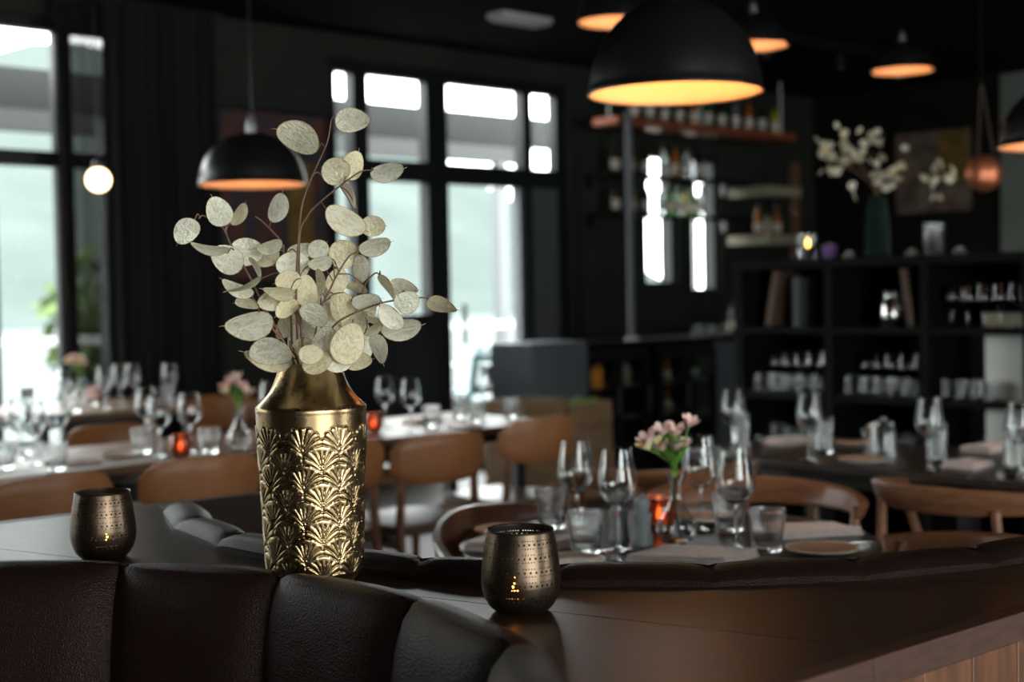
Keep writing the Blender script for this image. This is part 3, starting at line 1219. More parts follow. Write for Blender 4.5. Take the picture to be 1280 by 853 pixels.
# stems: (polyline in crop pixels, depth of base, depth of tip), pods: (cx, cy, len, wid, angle, depth, attach x, attach y)
STEMS = [
    ('tallest stem of dried lunaria in the brass vase', [(440, 868), (415, 600), (425, 430), (437, 340), (470, 255), (508, 170), (522, 98)], 0.0, -0.02, [
        (587, 99, 104, 66, 4, -.02, 522, 98), (422, 151, 136, 88, -25, -.01, 498, 190), (537, 253, 92, 84, 20, 0, 465, 270),
        (430, 496, 84, 52, 8, .03, 416, 520), (405, 540, 104, 84, 0, .01, 414, 600)]),
    ('arching lunaria stem leaning over towards the glass door', [(450, 868), (424, 470), (448, 395), (480, 355), (560, 290), (612, 255), (650, 250)], 0.01, 0.0, [
        (693, 256, 104, 64, 5, 0, 650, 250), (587, 236, 92, 66, 68, .01, 560, 288), (578, 327, 88, 30, -60, 0, 602, 360),
        (565, 405, 134, 78, -32, -.01, 488, 360), (650, 421, 80, 64, -3, .02, 608, 370)]),
    ('lunaria stem spreading out over the black curtain', [(420, 868), (372, 760), (330, 690), (265, 560), (215, 475), (190, 425), (135, 390), (118, 398)], -0.02, -0.03, [
        (80, 436, 90, 66, 50, -.03, 122, 394), (180, 377, 96, 74, 115, -.03, 208, 432), (242, 386, 76, 46, 55, -.02, 210, 440),
        (150, 490, 112, 28, -14, -.04, 215, 500), (205, 522, 104, 84, -35, -.02, 250, 545), (265, 500, 108, 84, 8, -.01, 258, 560)]),
    ('lunaria stem with one upright pod beside the hanging lamp', [(430, 868), (395, 600), (372, 480), (345, 440), (310, 405), (290, 392)], 0.02, 0.02, [
        (360, 366, 94, 66, 68, .02, 345, 420), (335, 485, 80, 46, 8, -.03, 378, 500), (330, 517, 84, 52, 30, .02, 378, 530), (292, 548, 72, 26, 112, -.03, 320, 585)]),
    ('lunaria stem crossing before the pale window', [(445, 868), (490, 690), (520, 610), (545, 560), (575, 515), (600, 500)], -0.03, -0.02, [
        (560, 506, 92, 88, 15, .02, 545, 560), (655, 484, 100, 58, 10, 0, 605, 500), (612, 552, 90, 56, 96, .01, 610, 600),
        (484, 494, 68, 66, 40, .02, 480, 560), (488, 535, 76, 44, 5, .0, 500, 560), (487, 592, 80, 34, 92, -.04, 500, 640), (540, 588, 82, 66, 70, .02, 520, 640)]),
    ('curled lunaria stem bending over at its end', [(452, 868), (560, 740), (605, 660), (625, 600), (655, 565), (672, 572)], 0.02, 0.01, [
        (695, 610, 96, 28, -58, 0, 672, 572), (740, 610, 96, 52, -4, .03, 690, 600), (628, 652, 88, 52, 6, -.03, 600, 670), (600, 610, 70, 30, -20, .04, 620, 620)]),
    ('low lunaria stem reaching past the brass rim towards the glass door', [(450, 868), (470, 800), (490, 780), (540, 715), (620, 675), (690, 652), (780, 640), (815, 640)], -0.05, -0.05, [
        (860, 663, 94, 46, -12, -.05, 815, 642), (752, 655, 68, 76, 100, -.06, 735, 650), (703, 699, 92, 54, -45, -.06, 675, 660), (735, 735, 124, 64, 5, .0, 700, 700),
        (590, 700, 90, 76, 30, .0, 600, 690)]),
    ('lunaria stem low down with broad pods against the dark curtain', [(420, 868), (375, 770), (345, 735), (320, 680), (290, 650), (245, 600)], -0.04, -0.05, [
        (235, 612, 100, 34, -28, -.05, 285, 640), (258, 604, 104, 20, 22, -.06, 300, 585), (265, 657, 74, 36, -8, -.05, 300, 665), (272, 724, 142, 82, 4, -.05, 342, 735)]),
    ('short lunaria stem hanging over the brass rim', [(428, 868), (410, 835), (400, 800), (395, 770)], -0.06, -0.06, [
        (338, 806, 132, 84, 5, -.06, 402, 815), (328, 828, 144, 48, -14, -.05, 405, 835), (405, 740, 130, 56, 88, .03, 400, 790)]),
    ('dense lunaria stem in the middle of the bunch', [(436, 868), (432, 760), (425, 700), (405, 645), (395, 620)], -0.04, -0.04, [
        (390, 588, 78, 62, 10, -.03, 398, 620), (345, 645, 96, 68, 20, -.02, 405, 650), (362, 625, 96, 36, -10, -.05, 402, 640), (445, 618, 100, 72, 95, .0, 425, 700),
        (386, 672, 76, 48, 32, -.05, 420, 690), (400, 660, 80, 70, 60, .02, 425, 700), (440, 742, 104, 82, 70, .02, 430, 760), (432, 668, 96, 74, 40, .03, 425, 700),
        (385, 725, 96, 66, 60, .03, 428, 740), (436, 805, 92, 70, 85, -.02, 434, 800)]),
    ('lunaria stem with amber pods just above the brass rim', [(448, 868), (460, 800), (480, 720), (495, 660), (520, 640)], -0.06, -0.06, [
        (470, 691, 92, 66, -22, -.07, 488, 690), (556, 670, 92, 74, 80, -.02, 505, 655), (460, 812, 72, 56, 4, -.075, 458, 800), (503, 782, 108, 84, 75, -.05, 466, 780),
        (500, 700, 90, 80, 20, .0, 488, 690), (520, 742, 104, 86, 50, .02, 478, 740), (505, 640, 92, 72, 70, .03, 495, 660), (480, 836, 92, 64, 20, -.03, 456, 815)]),
    ('lunaria stem leaning out low over the brass shoulder', [(456, 868), (520, 810), (580, 770), (630, 745), (650, 735)], -0.05, -0.05, [
        (574, 778, 128, 92, 75, -.07, 540, 800), (667, 795, 92, 54, -70, -.05, 645, 738), (605, 832, 84, 58, 10, -.03, 560, 785), (652, 736, 62, 30, 30, -.05, 630, 745),
        (648, 707, 44, 18, -20, -.03, 630, 740), (605, 745, 84, 70, 60, .01, 590, 765), (555, 735, 92, 84, 30, .01, 560, 780), (612, 795, 96, 74, 80, .0, 570, 780), (545, 828, 96, 72, 10, -.04, 500, 825), (620, 690, 92, 62, 40, .02, 600, 760)]),
]
rndp = random.Random(11)
from mathutils.bvhtree import BVHTree
POD_V = [v.co.copy() for v in POD.vertices]
POD_F = [tuple(p.vertices) for p in POD.polygons]
EYEV = Vector((0, 0, EYE))
# the vase as a coarse solid of revolution, for the test only
_vp = MB().lathe([(.046, 0), (.070, .036), (.080, .25), (.0665, .2675), (.0530, .288), (.0446, .3185), (.0430, .3185), (.050, .285), (.064, .262)], 40, VP)
VASE_T = BVHTree.FromPolygons([Vector(v) for v in _vp.v], _vp.f)
JOBS, PODS, LIPS = [], [], []
for lb, line, d0, d1, pods in STEMS:
    n = len(line)
    pts = [zp(x, y, d0 + (d1 - d0) * i / (n - 1)) for i, (x, y) in enumerate(line)]
    # the stem comes up from the vase floor and leaves through the mouth
    out = Vector((pts[1].x - VP.x, pts[1].y - VP.y))
    out = out.normalized() * min(out.length, .034)
    LIPS.append([out, pts])
for it in range(200):
    for i in range(len(LIPS)):
        for j in range(i + 1, len(LIPS)):
            d = LIPS[i][0] - LIPS[j][0]
            if d.length < .0085:
                d = (d if d.length > 1e-5 else Vector((.001 * math.cos(i), .001 * math.sin(i)))).normalized() * .0006
                LIPS[i][0] = LIPS[i][0] + d
                LIPS[j][0] = LIPS[j][0] - d
    for L in LIPS:
        if L[0].length > .037:
            L[0] = L[0].normalized() * .037
for (out, pts), (lb, line, d0, d1, pods) in zip(LIPS, STEMS):
    foot = Vector((VP.x + out.x * .75, VP.y + out.y * .75, ZL + 0.05))
    neck = Vector((VP.x + out.x * .85, VP.y + out.y * .85, ZL + 0.27))
    lip = Vector((VP.x + out.x, VP.y + out.y, ZL + 0.322))
    rest = [p for p in pts[1:] if p.z > lip.z + .006] or [pts[-1]]
    path = smooth_path([foot, neck, lip] + rest, 6)
    JOBS.append((lb, foot, path))
    for (x, y, ln, wd, ang, dy, ax, ay) in pods:
        sx = ln / ZF * pxm
        sy = max(wd, 46 if wd > 40 else wd) / ZF * pxm
        # long axis in the picture plane, tip pointing away from the attachment
        a = math.radians(ang)
        ux, uz = math.cos(a), math.sin(a)
        if (x - ax) * ux + -(y - ay) * uz < 0:
            ux, uz = -ux, -uz
        X = Vector((ux, rndp.uniform(-.25, .25), uz)).normalized()
        full = sx * 0.80
        tilt = math.acos(max(.12, min(1, sy / full)))
        tilt *= rndp.choice((-1, 1))
        Yv = Vector((-uz, 0, ux))
        Yv = (Yv - X * Yv.dot(X)).normalized()
        Nv = X.cross(Yv)
        Y2 = (Yv * math.cos(tilt) + Nv * math.sin(tilt)).normalized()
        rot = Matrix((X, Y2, X.cross(Y2))).transposed()
        S = Matrix.Diagonal((sx, max(full, sy), sx))
        RS = rot @ S
        PODS.append(dict(stem=len(JOBS) - 1, c=zp(x, y, dy), tgt=zp(ax, ay, dy), X=X, sx=sx, rot=rot, scale=(sx, max(full, sy), sx),
                         loc=[RS @ v for v in POD_V]))


def pod_tree(p):
    return BVHTree.FromPolygons([v + p['c'] for v in p['loc']], POD_F)


def slide(p, d):
    """along the line of sight, so that the pod keeps its place in the photograph"""
    r = (p['c'] - EYEV).normalized()
    p['c'] = p['c'] + r * d


STALK_T = []
for lb, foot, path in JOBS:
    mb = MB().tube(path, 0.0016, 5)
    STALK_T.append(BVHTree.FromPolygons([Vector(v) for v in mb.v], mb.f))
for it in range(60):
    trees = [pod_tree(p) for p in PODS]
    moved = 0
    for i in range(len(PODS)):
        p = PODS[i]
        if trees[i].overlap(VASE_T):
            slide(p, -.004 if p['c'].y < VP.y + .01 else .004)
            moved += 1
        for k, st in enumerate(STALK_T):
            if trees[i].overlap(st):
                slide(p, -.0025 if p['c'].y < VP.y + .012 * math.sin(i * 2.4 + k) else .0025)
                moved += 1
                break
        for j in range(i + 1, len(PODS)):
            q = PODS[j]
            if (p['c'] - q['c']).length < (p['sx'] + q['sx']) * .62 and trees[i].overlap(trees[j]):
                s_ = 1 if (p['c'].y, i) < (q['c'].y, j) else -1
                slide(p, -.0022 * s_)
                slide(q, .0022 * s_)
                moved += 1
    if not moved:
        break
trees = [pod_tree(p) for p in PODS]
for lb, foot, path in JOBS:
    root = thing('dried_lunaria', lb, 'dried flowers', foot, 0, 'dried lunaria in the brass vase')
    nn = len(path)
    MB().tube([p - foot for p in path], [0.0021 - 0.0011 * i / (nn - 1) for i in range(nn)], 6).obj('stalk', 'twig', root)
    sid = [x[0] for x in JOBS].index(lb)
    for p in PODS:
        if p['stem'] != sid:
            continue
        c, X, sx, tgt = p['c'], p['X'], p['sx'], p['tgt']
        near = min(path[nn // 3:], key=lambda q: (q.x - tgt.x) ** 2 + (q.z - tgt.z) ** 2)
        o = bpy.data.objects.new('seed_pod', POD)
        col.objects.link(o)
        o.parent = root
        o.location = c - foot
        o.rotation_mode = 'QUATERNION'
        o.rotation_quaternion = p['rot'].to_quaternion()
        o.scale = p['scale']
        base = c - X * sx * .5
        best = None
        for oy, oz in ((0, .006), (-.012, .006), (.012, .006), (0, .016), (0, -.010), (-.022, .012), (.022, .012), (-.03, 0), (.03, 0), (-.02, -.012), (.02, -.012), (-.045, .01), (.045, .01)):
            mid = (near + base) / 2 + Vector((0, oy, oz))
            tw = MB().tube(smooth_path([near, mid, base, base + X * sx * .06], 4), 0.0009, 5)
            tt = BVHTree.FromPolygons([Vector(v) for v in tw.v], tw.f)
            hits = sum(1 for q, tr in zip(PODS, trees) if q is not p and tt.overlap(tr)) + sum(1 for k, st in enumerate(STALK_T) if k != sid and tt.overlap(st))
            if best is None or hits < best[0]:
                best = (hits, tw)
            if hits == 0:
                break
        tw = best[1]
        tw.v = [tuple(Vector(v) - foot) for v in tw.v]
        tw.obj('twig', 'twig', root)


# ------------------------------------------------------------------ perforated lantern holders
def lantern_shell():
    key = [(0.0330, 0.000), (0.0375, 0.0030), (0.0425, 0.0085), (0.0470, 0.0165), (0.0502, 0.0265), (0.0518, 0.0360), (0.0520, 0.0440), (0.0512, 0.0550), (0.0495, 0.0690),
           (0.0470, 0.0850), (0.0442, 0.1000), (0.0430, 0.1060)]

    def rad(z):
        for (r0, z0), (r1, z1) in zip(key, key[1:]):
            if z <= z1:
                return r0 + (r1 - r0) * (z - z0) / (z1 - z0)
        return key[-1][0]
    m = MB()
    bands = [0.0920, 0.0750, 0.0575, 0.0405, 0.0200]
    pitch = 0.0047
    zr = []
    for bz in bands:
        zr += [(bz + .0047, .00092), (bz, .00160), (bz - .0047, .00092)]
    zr += [(0.0085, .0007)]
    zr.sort()
    NH = 84
    seg = 2 * PI / NH

    def P(a, z):
        r = rad(z)
        return (r * math.cos(a), r * math.sin(a), z)
    # plain strips between hole rows
    lims = [0.0]
    strips = []
    for z, h in zr:
        strips.append((z - .00235, z + .00235, h))
    cur = 0.0
    for z0, z1, h in strips:
        # plain band from cur to z0
        ns = max(1, int((z0 - cur) / .004))
        if z0 - cur > 1e-5:
            for s in range(ns):
                za, zb = cur + (z0 - cur) * s / ns, cur + (z0 - cur) * (s + 1) / ns
                for k in range(NH):
                    a, b = k * seg, (k + 1) * seg
                    m.add([P(a, za), P(b, za), P(b, zb), P(a, zb)], [(0, 1, 2, 3)])
        zc = (z0 + z1) / 2
        nh = 42 if h > .0012 else 84
        sg_ = 2 * PI / nh
        for k in range(nh):
            a, b = k * sg_, (k + 1) * sg_
            ac = (a + b) / 2
            r = rad(zc)
            if (k % 6 == 5 and h < .0012) or (k % 3 == 2 and h > .0012 and False):
                m.add([P(a, z0), P(b, z0), P(b, z1), P(a, z1)], [(0, 1, 2, 3)])
                continue
            outer = [P(a, z0), P(ac, z0), P(b, z0), P(b, zc), P(b, z1), P(ac, z1), P(a, z1), P(a, zc)]
            inn = []
            for q in range(8):
                an = -3 * PI / 4 + q * PI / 4
                inn.append(P(ac + h * math.cos(an) / r, zc + h * math.sin(an)))
            m.add(outer + inn, [(q, (q + 1) % 8, 8 + (q + 1) % 8, 8 + q) for q in range(8)])
        cur = z1
    ns = 3
    for s in range(ns):
        za, zb = cur + (0.106 - cur) * s / ns, cur + (0.106 - cur) * (s + 1) / ns
        for k in range(NH):
            a, b = k * seg, (k + 1) * seg
            m.add([P(a, za), P(b, za), P(b, zb), P(a, zb)], [(0, 1, 2, 3)])
    me = bpy.data.meshes.new('shell')
    me.from_pydata(m.v, [], m.f)
    bm = bmesh.new()
    bm.from_mesh(me)
    bmesh.ops.remove_doubles(bm, verts=bm.verts, dist=1e-6)
    bmesh.ops.recalc_face_normals(bm, faces=bm.faces)
    bm.to_mesh(me)
    bm.free()
    me.shade_smooth()
    me.materials.append(M['bronze'])
    me.materials.append(M['bronze_inside'])
    return me


lan = thing('lantern', 'x', 'candle holder')
sh = bpy.data.objects.new('shell', lantern_shell())
col.objects.link(sh)
sh.parent = lan
sd = sh.modifiers.new('thick', 'SOLIDIFY')
sd.thickness = 0.0008
sd.offset = -1
sd.use_rim = False
sd.material_offset = 1
MB().lathe([(0.002, 0.0006), (0.0335, 0.0006), (0.0335, 0.0022), (0.002, 0.0022)], 32).obj('floor_plate', 'bronze_inside', lan)
MB().lathe([(0.0438, .1040), (0.0441, .1058), (0.0434, .1068), (0.0424, .1060), (0.0424, .1045)], 60).obj('rim', 'bronze', lan)
LAN = Proto(lan)
l1 = on_z(652, 763, ZL)
l2 = on_z(130, 697, ZL)
LAN.put(l1, R_(14), 'perforated bronze lantern on the ledge between the brass vase and round table')
LAN.put(l2, R_(40), 'perforated bronze lantern on the ledge beside the tan leather chairs')

tl = thing('tealight', 'x', 'candle')
MB().lathe([(0.002, 0), (0.019, 0), (0.0195, .015), (0.0185, .015), (0.018, .004), (0.002, .004)], 24).obj('cup', 'steel_dull', tl)
MB().lathe([(0.001, .0105), (0.0178, .0105), (0.0178, .004), (0.001, .004)], 24).obj('wax', 'wax', tl)
MB().tube([(0, 0, .010), (0.0005, 0, .017)], .0007, 5).obj('wick', 'black_metal', tl)
MB().lathe([(0.0006, .015), (.0030, .018), (.0042, .0225), (.0034, .029), (.0015, .036), (.0002, .042)], 12).obj('flame', 'flame_small', tl)
TL = Proto(tl)
TL.put(l1 + Vector((-.008, 0, .0023)), 0, 'burning tealight inside the perforated lantern before the round table')
TL.put(l2 + Vector((.006, 0, .0023)), 0, 'burning tealight inside the perforated lantern by the tan chairs')


# ------------------------------------------------------------------ glassware prototypes
def arc_prof(pts, n=6):
    return [(p.x, p.z) for p in smooth_path([(r, 0, z) for r, z in pts], n)]


def make_wine_glass(h=0.222, seg=40):
    t = thing('wine_glass', 'x', 'wine glass')
    k = h / 0.222
    out = arc_prof([(0.004, .098), (.018, .104), (.036, .122), (.0425, .142), (.0415, .165), (.0365, .195), (.0315, .222)], 5)
    inn = arc_prof([(.0305, .2215), (.0355, .195), (.0403, .165), (.0412, .143), (.035, .124), (.018, .1065), (.001, .1015)], 5)
    MB().lathe([(r * k, z * k) for r, z in out + inn], seg, cap0=True, cap1=True).obj('bowl', 'glass', t)
    st = arc_prof([(.0055, .0085), (.0036, .020), (.0032, .050), (.0034, .085), (.0055, .0975)], 3)
    MB().lathe([(r * k, z * k) for r, z in st], 12, cap0=True, cap1=True).obj('stem', 'glass', t)
    MB().lathe([(r * k, z * k) for r, z in [(.001, 0), (.036, 0), (.0365, .0012), (.034, .0022), (.015, .0045), (.0055, .0082), (.001, .0084)]], seg).obj('foot', 'glass', t)
    return t


def make_tumbler(h=0.092, rt=0.041, rb=0.030, ribs=26):
    t = thing('tumbler', 'x', 'glass')
    def rm(i, r, a):
        return r
    seg = ribs * 4
    def ribbed(i, r, a):
        if i in ribset:
            return r + 0.0011 * abs(math.cos(a * ribs / 2)) - .0004
        return r
    out = [(0.001, 0), (rb - .003, 0), (rb, .003), (rb + (rt - rb) * .12, h * .12), (rb + (rt - rb) * .5, h * .5), (rb + (rt - rb) * .88, h * .88), (rt, h - .002), (rt - .0006, h)]
    inn = [(rt - .0020, h - .001), (rb + (rt - rb) * .88 - .0022, h * .88), (rb + (rt - rb) * .5 - .0024, h * .5), (rb + (rt - rb) * .2 - .003, h * .2), (rb - .006, .012), (.001, .011)]
    ribset = {3, 4, 5}
    MB().lathe(out + inn, seg, rmod=ribbed).obj('body', 'glass_ribbed', t)
    return t


WG = Proto(make_wine_glass())
TB = Proto(make_tumbler())


def make_highball():
    t = thing('water_glass', 'x', 'glass')
    h, r = .125, .033
    MB().lathe([(.001, 0), (r - .003, 0), (r - .001, .003), (r, h), (r - .0016, h), (r - .003, .012), (.001, .011)], 30).obj('body', 'glass', t)
    return t


HB = Proto(make_highball())


def make_votive():
    t = thing('red_votive', 'x', 'candle holder')
    pr = arc_prof([(.024, .001), (.034, .012), (.041, .035), (.040, .058), (.033, .080)], 4)
    inn = arc_prof([(.0312, .080), (.038, .058), (.039, .035), (.032, .014), (.001, .006)], 4)
    MB().lathe(pr + inn, 28, cap0=True).obj('bowl', 'red_glass', t)
    MB().lathe([(.001, .008), (.020, .008), (.020, .022), (.001, .022)], 18).obj('wax', 'wax', t)
    MB().lathe([(0.001, .026), (.005, .032), (.0062, .039), (.0045, .048), (.0006, .060)], 12).obj('flame', 'flame', t)
    return t


VT = Proto(make_votive())


def make_plate(r=0.078):
    t = thing('side_plate', 'x', 'plate')
    MB().lathe([(.001, 0), (r * .6, 0), (r * .66, .002), (r * .97, .009), (r, .0115), (r * .985, .0128), (r * .93, .0118), (r * .915, .0105), (r * .66, .0055), (.001, .0045)], 48).obj('dish', 'plate', t)
    MB().lathe([(.001, .0050), (r * .66, .0060), (r * .915, .0112), (r * .93, .0119), (r * .93, .0113), (r * .66, .0052), (.001, .0044)], 48).obj('glaze', 'plate_glaze', t)
    return t


PLT = Proto(make_plate())


def make_mill():
    t = thing('pepper_mill', 'x', 'mill')
    MB().lathe([(.001, 0), (.0235, 0), (.0240, .004), (.0215, .022), (.0185, .040), (.0200, .056), (.0225, .066), (.0225, .070), (.001, .070)], 26).obj('body', 'ceramic_grey', t)
    MB().lathe([(.001, .0705), (.0185, .0705), (.0150, .076), (.0165, .084), (.0190, .093), (.0165, .102), (.0085, .1065), (.0055, .109), (.0065, .113), (.001, .115)], 26).obj('cap', 'ceramic_grey', t)
    return t


ML = Proto(make_mill())


def make_fork():
    t = thing('fork', 'x', 'cutlery')
    m = MB()
    m.add([], [])
    prof = [(-.10, .0062, .004), (-.095, .0075, .003), (-.03, .0042, .004), (.02, .0030, .008), (.045, .0050, .005), (.060, .0115, .002), (.072, .0118, .002)]
    vs, fs = [], []
    for x, hw, z in prof:
        vs += [(x, -hw, z), (x, hw, z), (x, hw, z + .0022), (x, -hw, z + .0022)]
    for i in range(len(prof) - 1):
        for j in range(4):
            a, b = i * 4 + j, i * 4 + (j + 1) % 4
            fs.append((a, b, b + 4, a + 4))
    fs += [(0, 1, 2, 3), tuple(len(vs) - 4 + j for j in range(4))]
    m.add(vs, fs)
    m.obj('handle', 'steel', t)
    for k in range(4):
        y = -.0092 + k * .0061
        MB().bar((.071, y, .003), (.105, y, .006), .0030, .002).obj('tine', 'steel', t)
    return t


def make_knife():
    t = thing('table_knife', 'x', 'cutlery')
    MB().add([(-.10, -.006, .0005), (-.10, .006, .0005), (.0, .0045, .0005), (.0, -.0045, .0005), (-.10, -.006, .0055), (-.10, .006, .0055), (.0, .0045, .0055), (.0, -.0045, .0055)],
             [(0, 1, 2, 3), (4, 5, 6, 7), (0, 1, 5, 4), (1, 2, 6, 5), (2, 3, 7, 6), (3, 0, 4, 7)]).obj('handle', 'steel', t, bevel=.001)
    MB().prism([(0, -.0045), (.06, -.0095), (.095, -.008), (.115, .002), (.10, .006), (0, .0045)], .002, .0035).obj('blade', 'steel', t, smooth=False)
    return t


FK = Proto(make_fork())
KN = Proto(make_knife())


def napkin(loc, rz, L, W, label, fold=0.10, seed=1):
    """folded cloth napkin: layered slabs with a soft drape, one mesh per fold layer"""
    rnd = random.Random(seed)
    t = thing('napkin', label, 'napkin', loc, rz, 'folded napkins on the tables')
    for k in range(3):
        m = MB()
        nx, ny = 14, 8
        vs, fs = [], []
        sh = k * .003
        for side in (0, 1):
            for i in range(nx + 1):
                for j in range(ny + 1):
                    u, v = i / nx * 2 - 1, j / ny * 2 - 1
                    x = u * (L / 2 - sh) + v * fold * L * .25
                    y = v * (W / 2 - sh * .6) * (1 - 0.12 * u)
                    edge = max(abs(u), abs(v)) ** 8
                    z = .0012 + k * .0068 + (0.0062 * (1 - .35 * edge) if side else 0.0) + (.0022 * math.sin(u * 2.4 + seed) * math.cos(v * 1.5) * (k + side) * .5)
                    vs.append((x, y, max(z, .0005)))
        n = (nx + 1) * (ny + 1)
        for i in range(nx):
            for j in range(ny):
                q = i * (ny + 1) + j
                fs.append((q, q + 1, q + ny + 2, q + ny + 1))
                fs.append((n + q, n + q + ny + 1, n + q + ny + 2, n + q + 1))
        rim = [i * (ny + 1) for i in range(nx + 1)] + [nx * (ny + 1) + j for j in range(1, ny + 1)] + [i * (ny + 1) + ny for i in range(nx - 1, -1, -1)] + [j for j in range(ny - 1, 0, -1)]
        for p, q in zip(rim, rim[1:] + rim[:1]):
            fs.append((p, q, n + q, n + p))
        m.add(vs, fs).obj('fold', 'napkin', t)
    return t


# ------------------------------------------------------------------ tables
ZT = 0.75


def round_table(loc, r, label):
    t = thing('round_table', label, 'table', loc)
    MB().lathe([(.002, .722), (r - .006, .722), (r, .728), (r, .745), (r - .004, .75), (.002, .75)], 72).obj('table_top', 'table_wood', t)
    MB().tube([(0, 0, .03), (0, 0, .722)], .038, 16).obj('column', 'black_metal', t)
    MB().lathe([(.17, 0), (.17, .012), (.06, .028), (.04, .05)], 36, cap0=True, cap1=True).obj('base', 'black_metal', t)
    MB().lathe([(.10, .706), (.10, .7225)], 24, cap0=True, cap1=True).obj('mounting_plate', 'black_metal', t)
    return t


RT = Vector((0.34, 3.18, 0))
round_table(RT, 0.47, 'round dark wood table laid for dinner inside the curved booth')


def rect_table(a0, a1, b0, b1, label, material, group=None):
    c = room((a0 + a1) / 2, (b0 + b1) / 2)
    t = thing('dining_table', label, 'table', c, RA, group)
    x, y = (a1 - a0) / 2, (b1 - b0) / 2
    MB().box(-x, x, -y, y, .72, .75).obj('table_top', material, t, bevel=.004)
    for sx in (-1, 1):
        for sy in (-1, 1):
            px, py = sx * (x - .13), sy * (y - .15)
            MB().bar((px, py, 0), (px, py, .72), .05).obj('leg', 'black_metal', t)
    MB().box(-x + .06, x - .06, -y + .13, y - .13, .67, .72).obj('apron', 'black_metal', t)
    return t


rect_table(3.80, 4.52, 0.9, 2.039, 'dark wood end table behind the wide bentwood chair, before the black shelves', 'table_wood', 'row of dark tables before the black shelves')
rect_table(3.80, 4.52, 2.041, 3.22, 'dark wood table before the black shelf unit, next to the round table', 'table_wood', 'row of dark tables before the black shelves')
rect_table(0.85, 2.039, 4.46, 5.22, 'pale oak table of the row at the end by the sheer curtain', 'table_oak', 'oak tables in the long row')
rect_table(2.041, 3.239, 4.46, 5.22, 'pale oak table in the middle of the long row behind the brass vase', 'table_oak', 'oak tables in the long row')
rect_table(3.241, 4.46, 4.46, 5.22, 'pale oak table of the row nearest the glass door', 'table_oak', 'oak tables in the long row')
rect_table(3.05, 4.15, 6.75, 7.66, 'oak table standing against the window with the sheer curtain', 'table_oak')


# ------------------------------------------------------------------ chairs (built facing +Y, back at -Y)
def curved_panel(m, wdt, z0, z1, rad, thick, y, n=22, nz=8, lean=0.0, power=4.0, ang=None):
    ang = ang or wdt / rad
    vs, fs = [], []
    zc, hh = (z0 + z1) / 2, (z1 - z0) / 2
    for side in (0, 1):
        for i in range(n + 1):
            u = i / n * 2 - 1
            h = hh * max(0.12, (1 - abs(u) ** power)) ** (1 / 2.2)
            th = u * ang / 2
            for j in range(nz + 1):
                v = j / nz * 2 - 1
                puff = (1 - v ** 4) ** .5 * (1 - u ** 8) ** .5
                r = rad + (thick * (.25 + .75 * puff) / 2) * (1 if side else -1)
                z = zc + v * h
                vs.append((r * math.sin(th), y + rad - r * math.cos(th) - lean * (z - z0), z))
    N = (n + 1) * (nz + 1)
    for i in range(n):
        for j in range(nz):
            q = i * (nz + 1) + j
            fs.append((q, q + 1, q + nz + 2, q + nz + 1))
            fs.append((N + q, N + q + nz + 1, N + q + nz + 2, N + q + 1))
    rim = [i * (nz + 1) for i in range(n + 1)] + [n * (nz + 1) + j for j in range(1, nz + 1)] + [i * (nz + 1) + nz for i in range(n - 1, -1, -1)] + [j for j in range(nz - 1, 0, -1)]
    for p, q in zip(rim, rim[1:] + rim[:1]):
        fs.append((p, q, N + q, N + p))
    return m.add(vs, fs)


def make_panel_chair():
    t = thing('dining_chair', 'x', 'chair')
    curved_panel(MB(), .46, .62, .805, .42, .034, -.25, lean=.10).obj('backrest', 'chair_leather', t)
    for s in (-1, 1):
        MB().tube([(s * .185, -.24, 0), (s * .178, -.195, .45), (s * .17, -.20, .60), (s * .165, -.212, .73)], [.014, .019, .017, .012], 10).obj('rear_leg', 'chair_wood', t)
        MB().tube([(s * .185, .215, 0), (s * .178, .19, .43)], [.012, .019], 10).obj('front_leg', 'chair_wood', t)
        MB().bar((s * .188, -.19, .405), (s * .192, .18, .405), .02, .045).obj('side_rail', 'chair_wood', t)
    MB().bar((-.18, .185, .405), (.18, .185, .405), .045, .02, up=(0, 1, 0)).obj('front_rail', 'chair_wood', t)
    m = MB()
    n = 28
    poly = []
    for k in range(n):
        a = 2 * PI * k / n
        c, s_ = math.cos(a), math.sin(a)
        poly.append((0.205 * abs(c) ** .45 * (1 if c > 0 else -1), .225 * abs(s_) ** .45 * (1 if s_ > 0 else -1)))
    m.prism(poly, .43, .47).obj('seat', 'seat_grey', t, bevel=.012)
    return t


PC = Proto(make_panel_chair())


def panel_chair(px, py, face, label, group, dz=0.0):
    p = on_z(px, py, 0.80)
    f = Vector((-math.sin(face), math.cos(face), 0))
    loc = Vector((p.x, p.y, 0)) + f * 0.265
    return PC.put(loc, face, label, group)


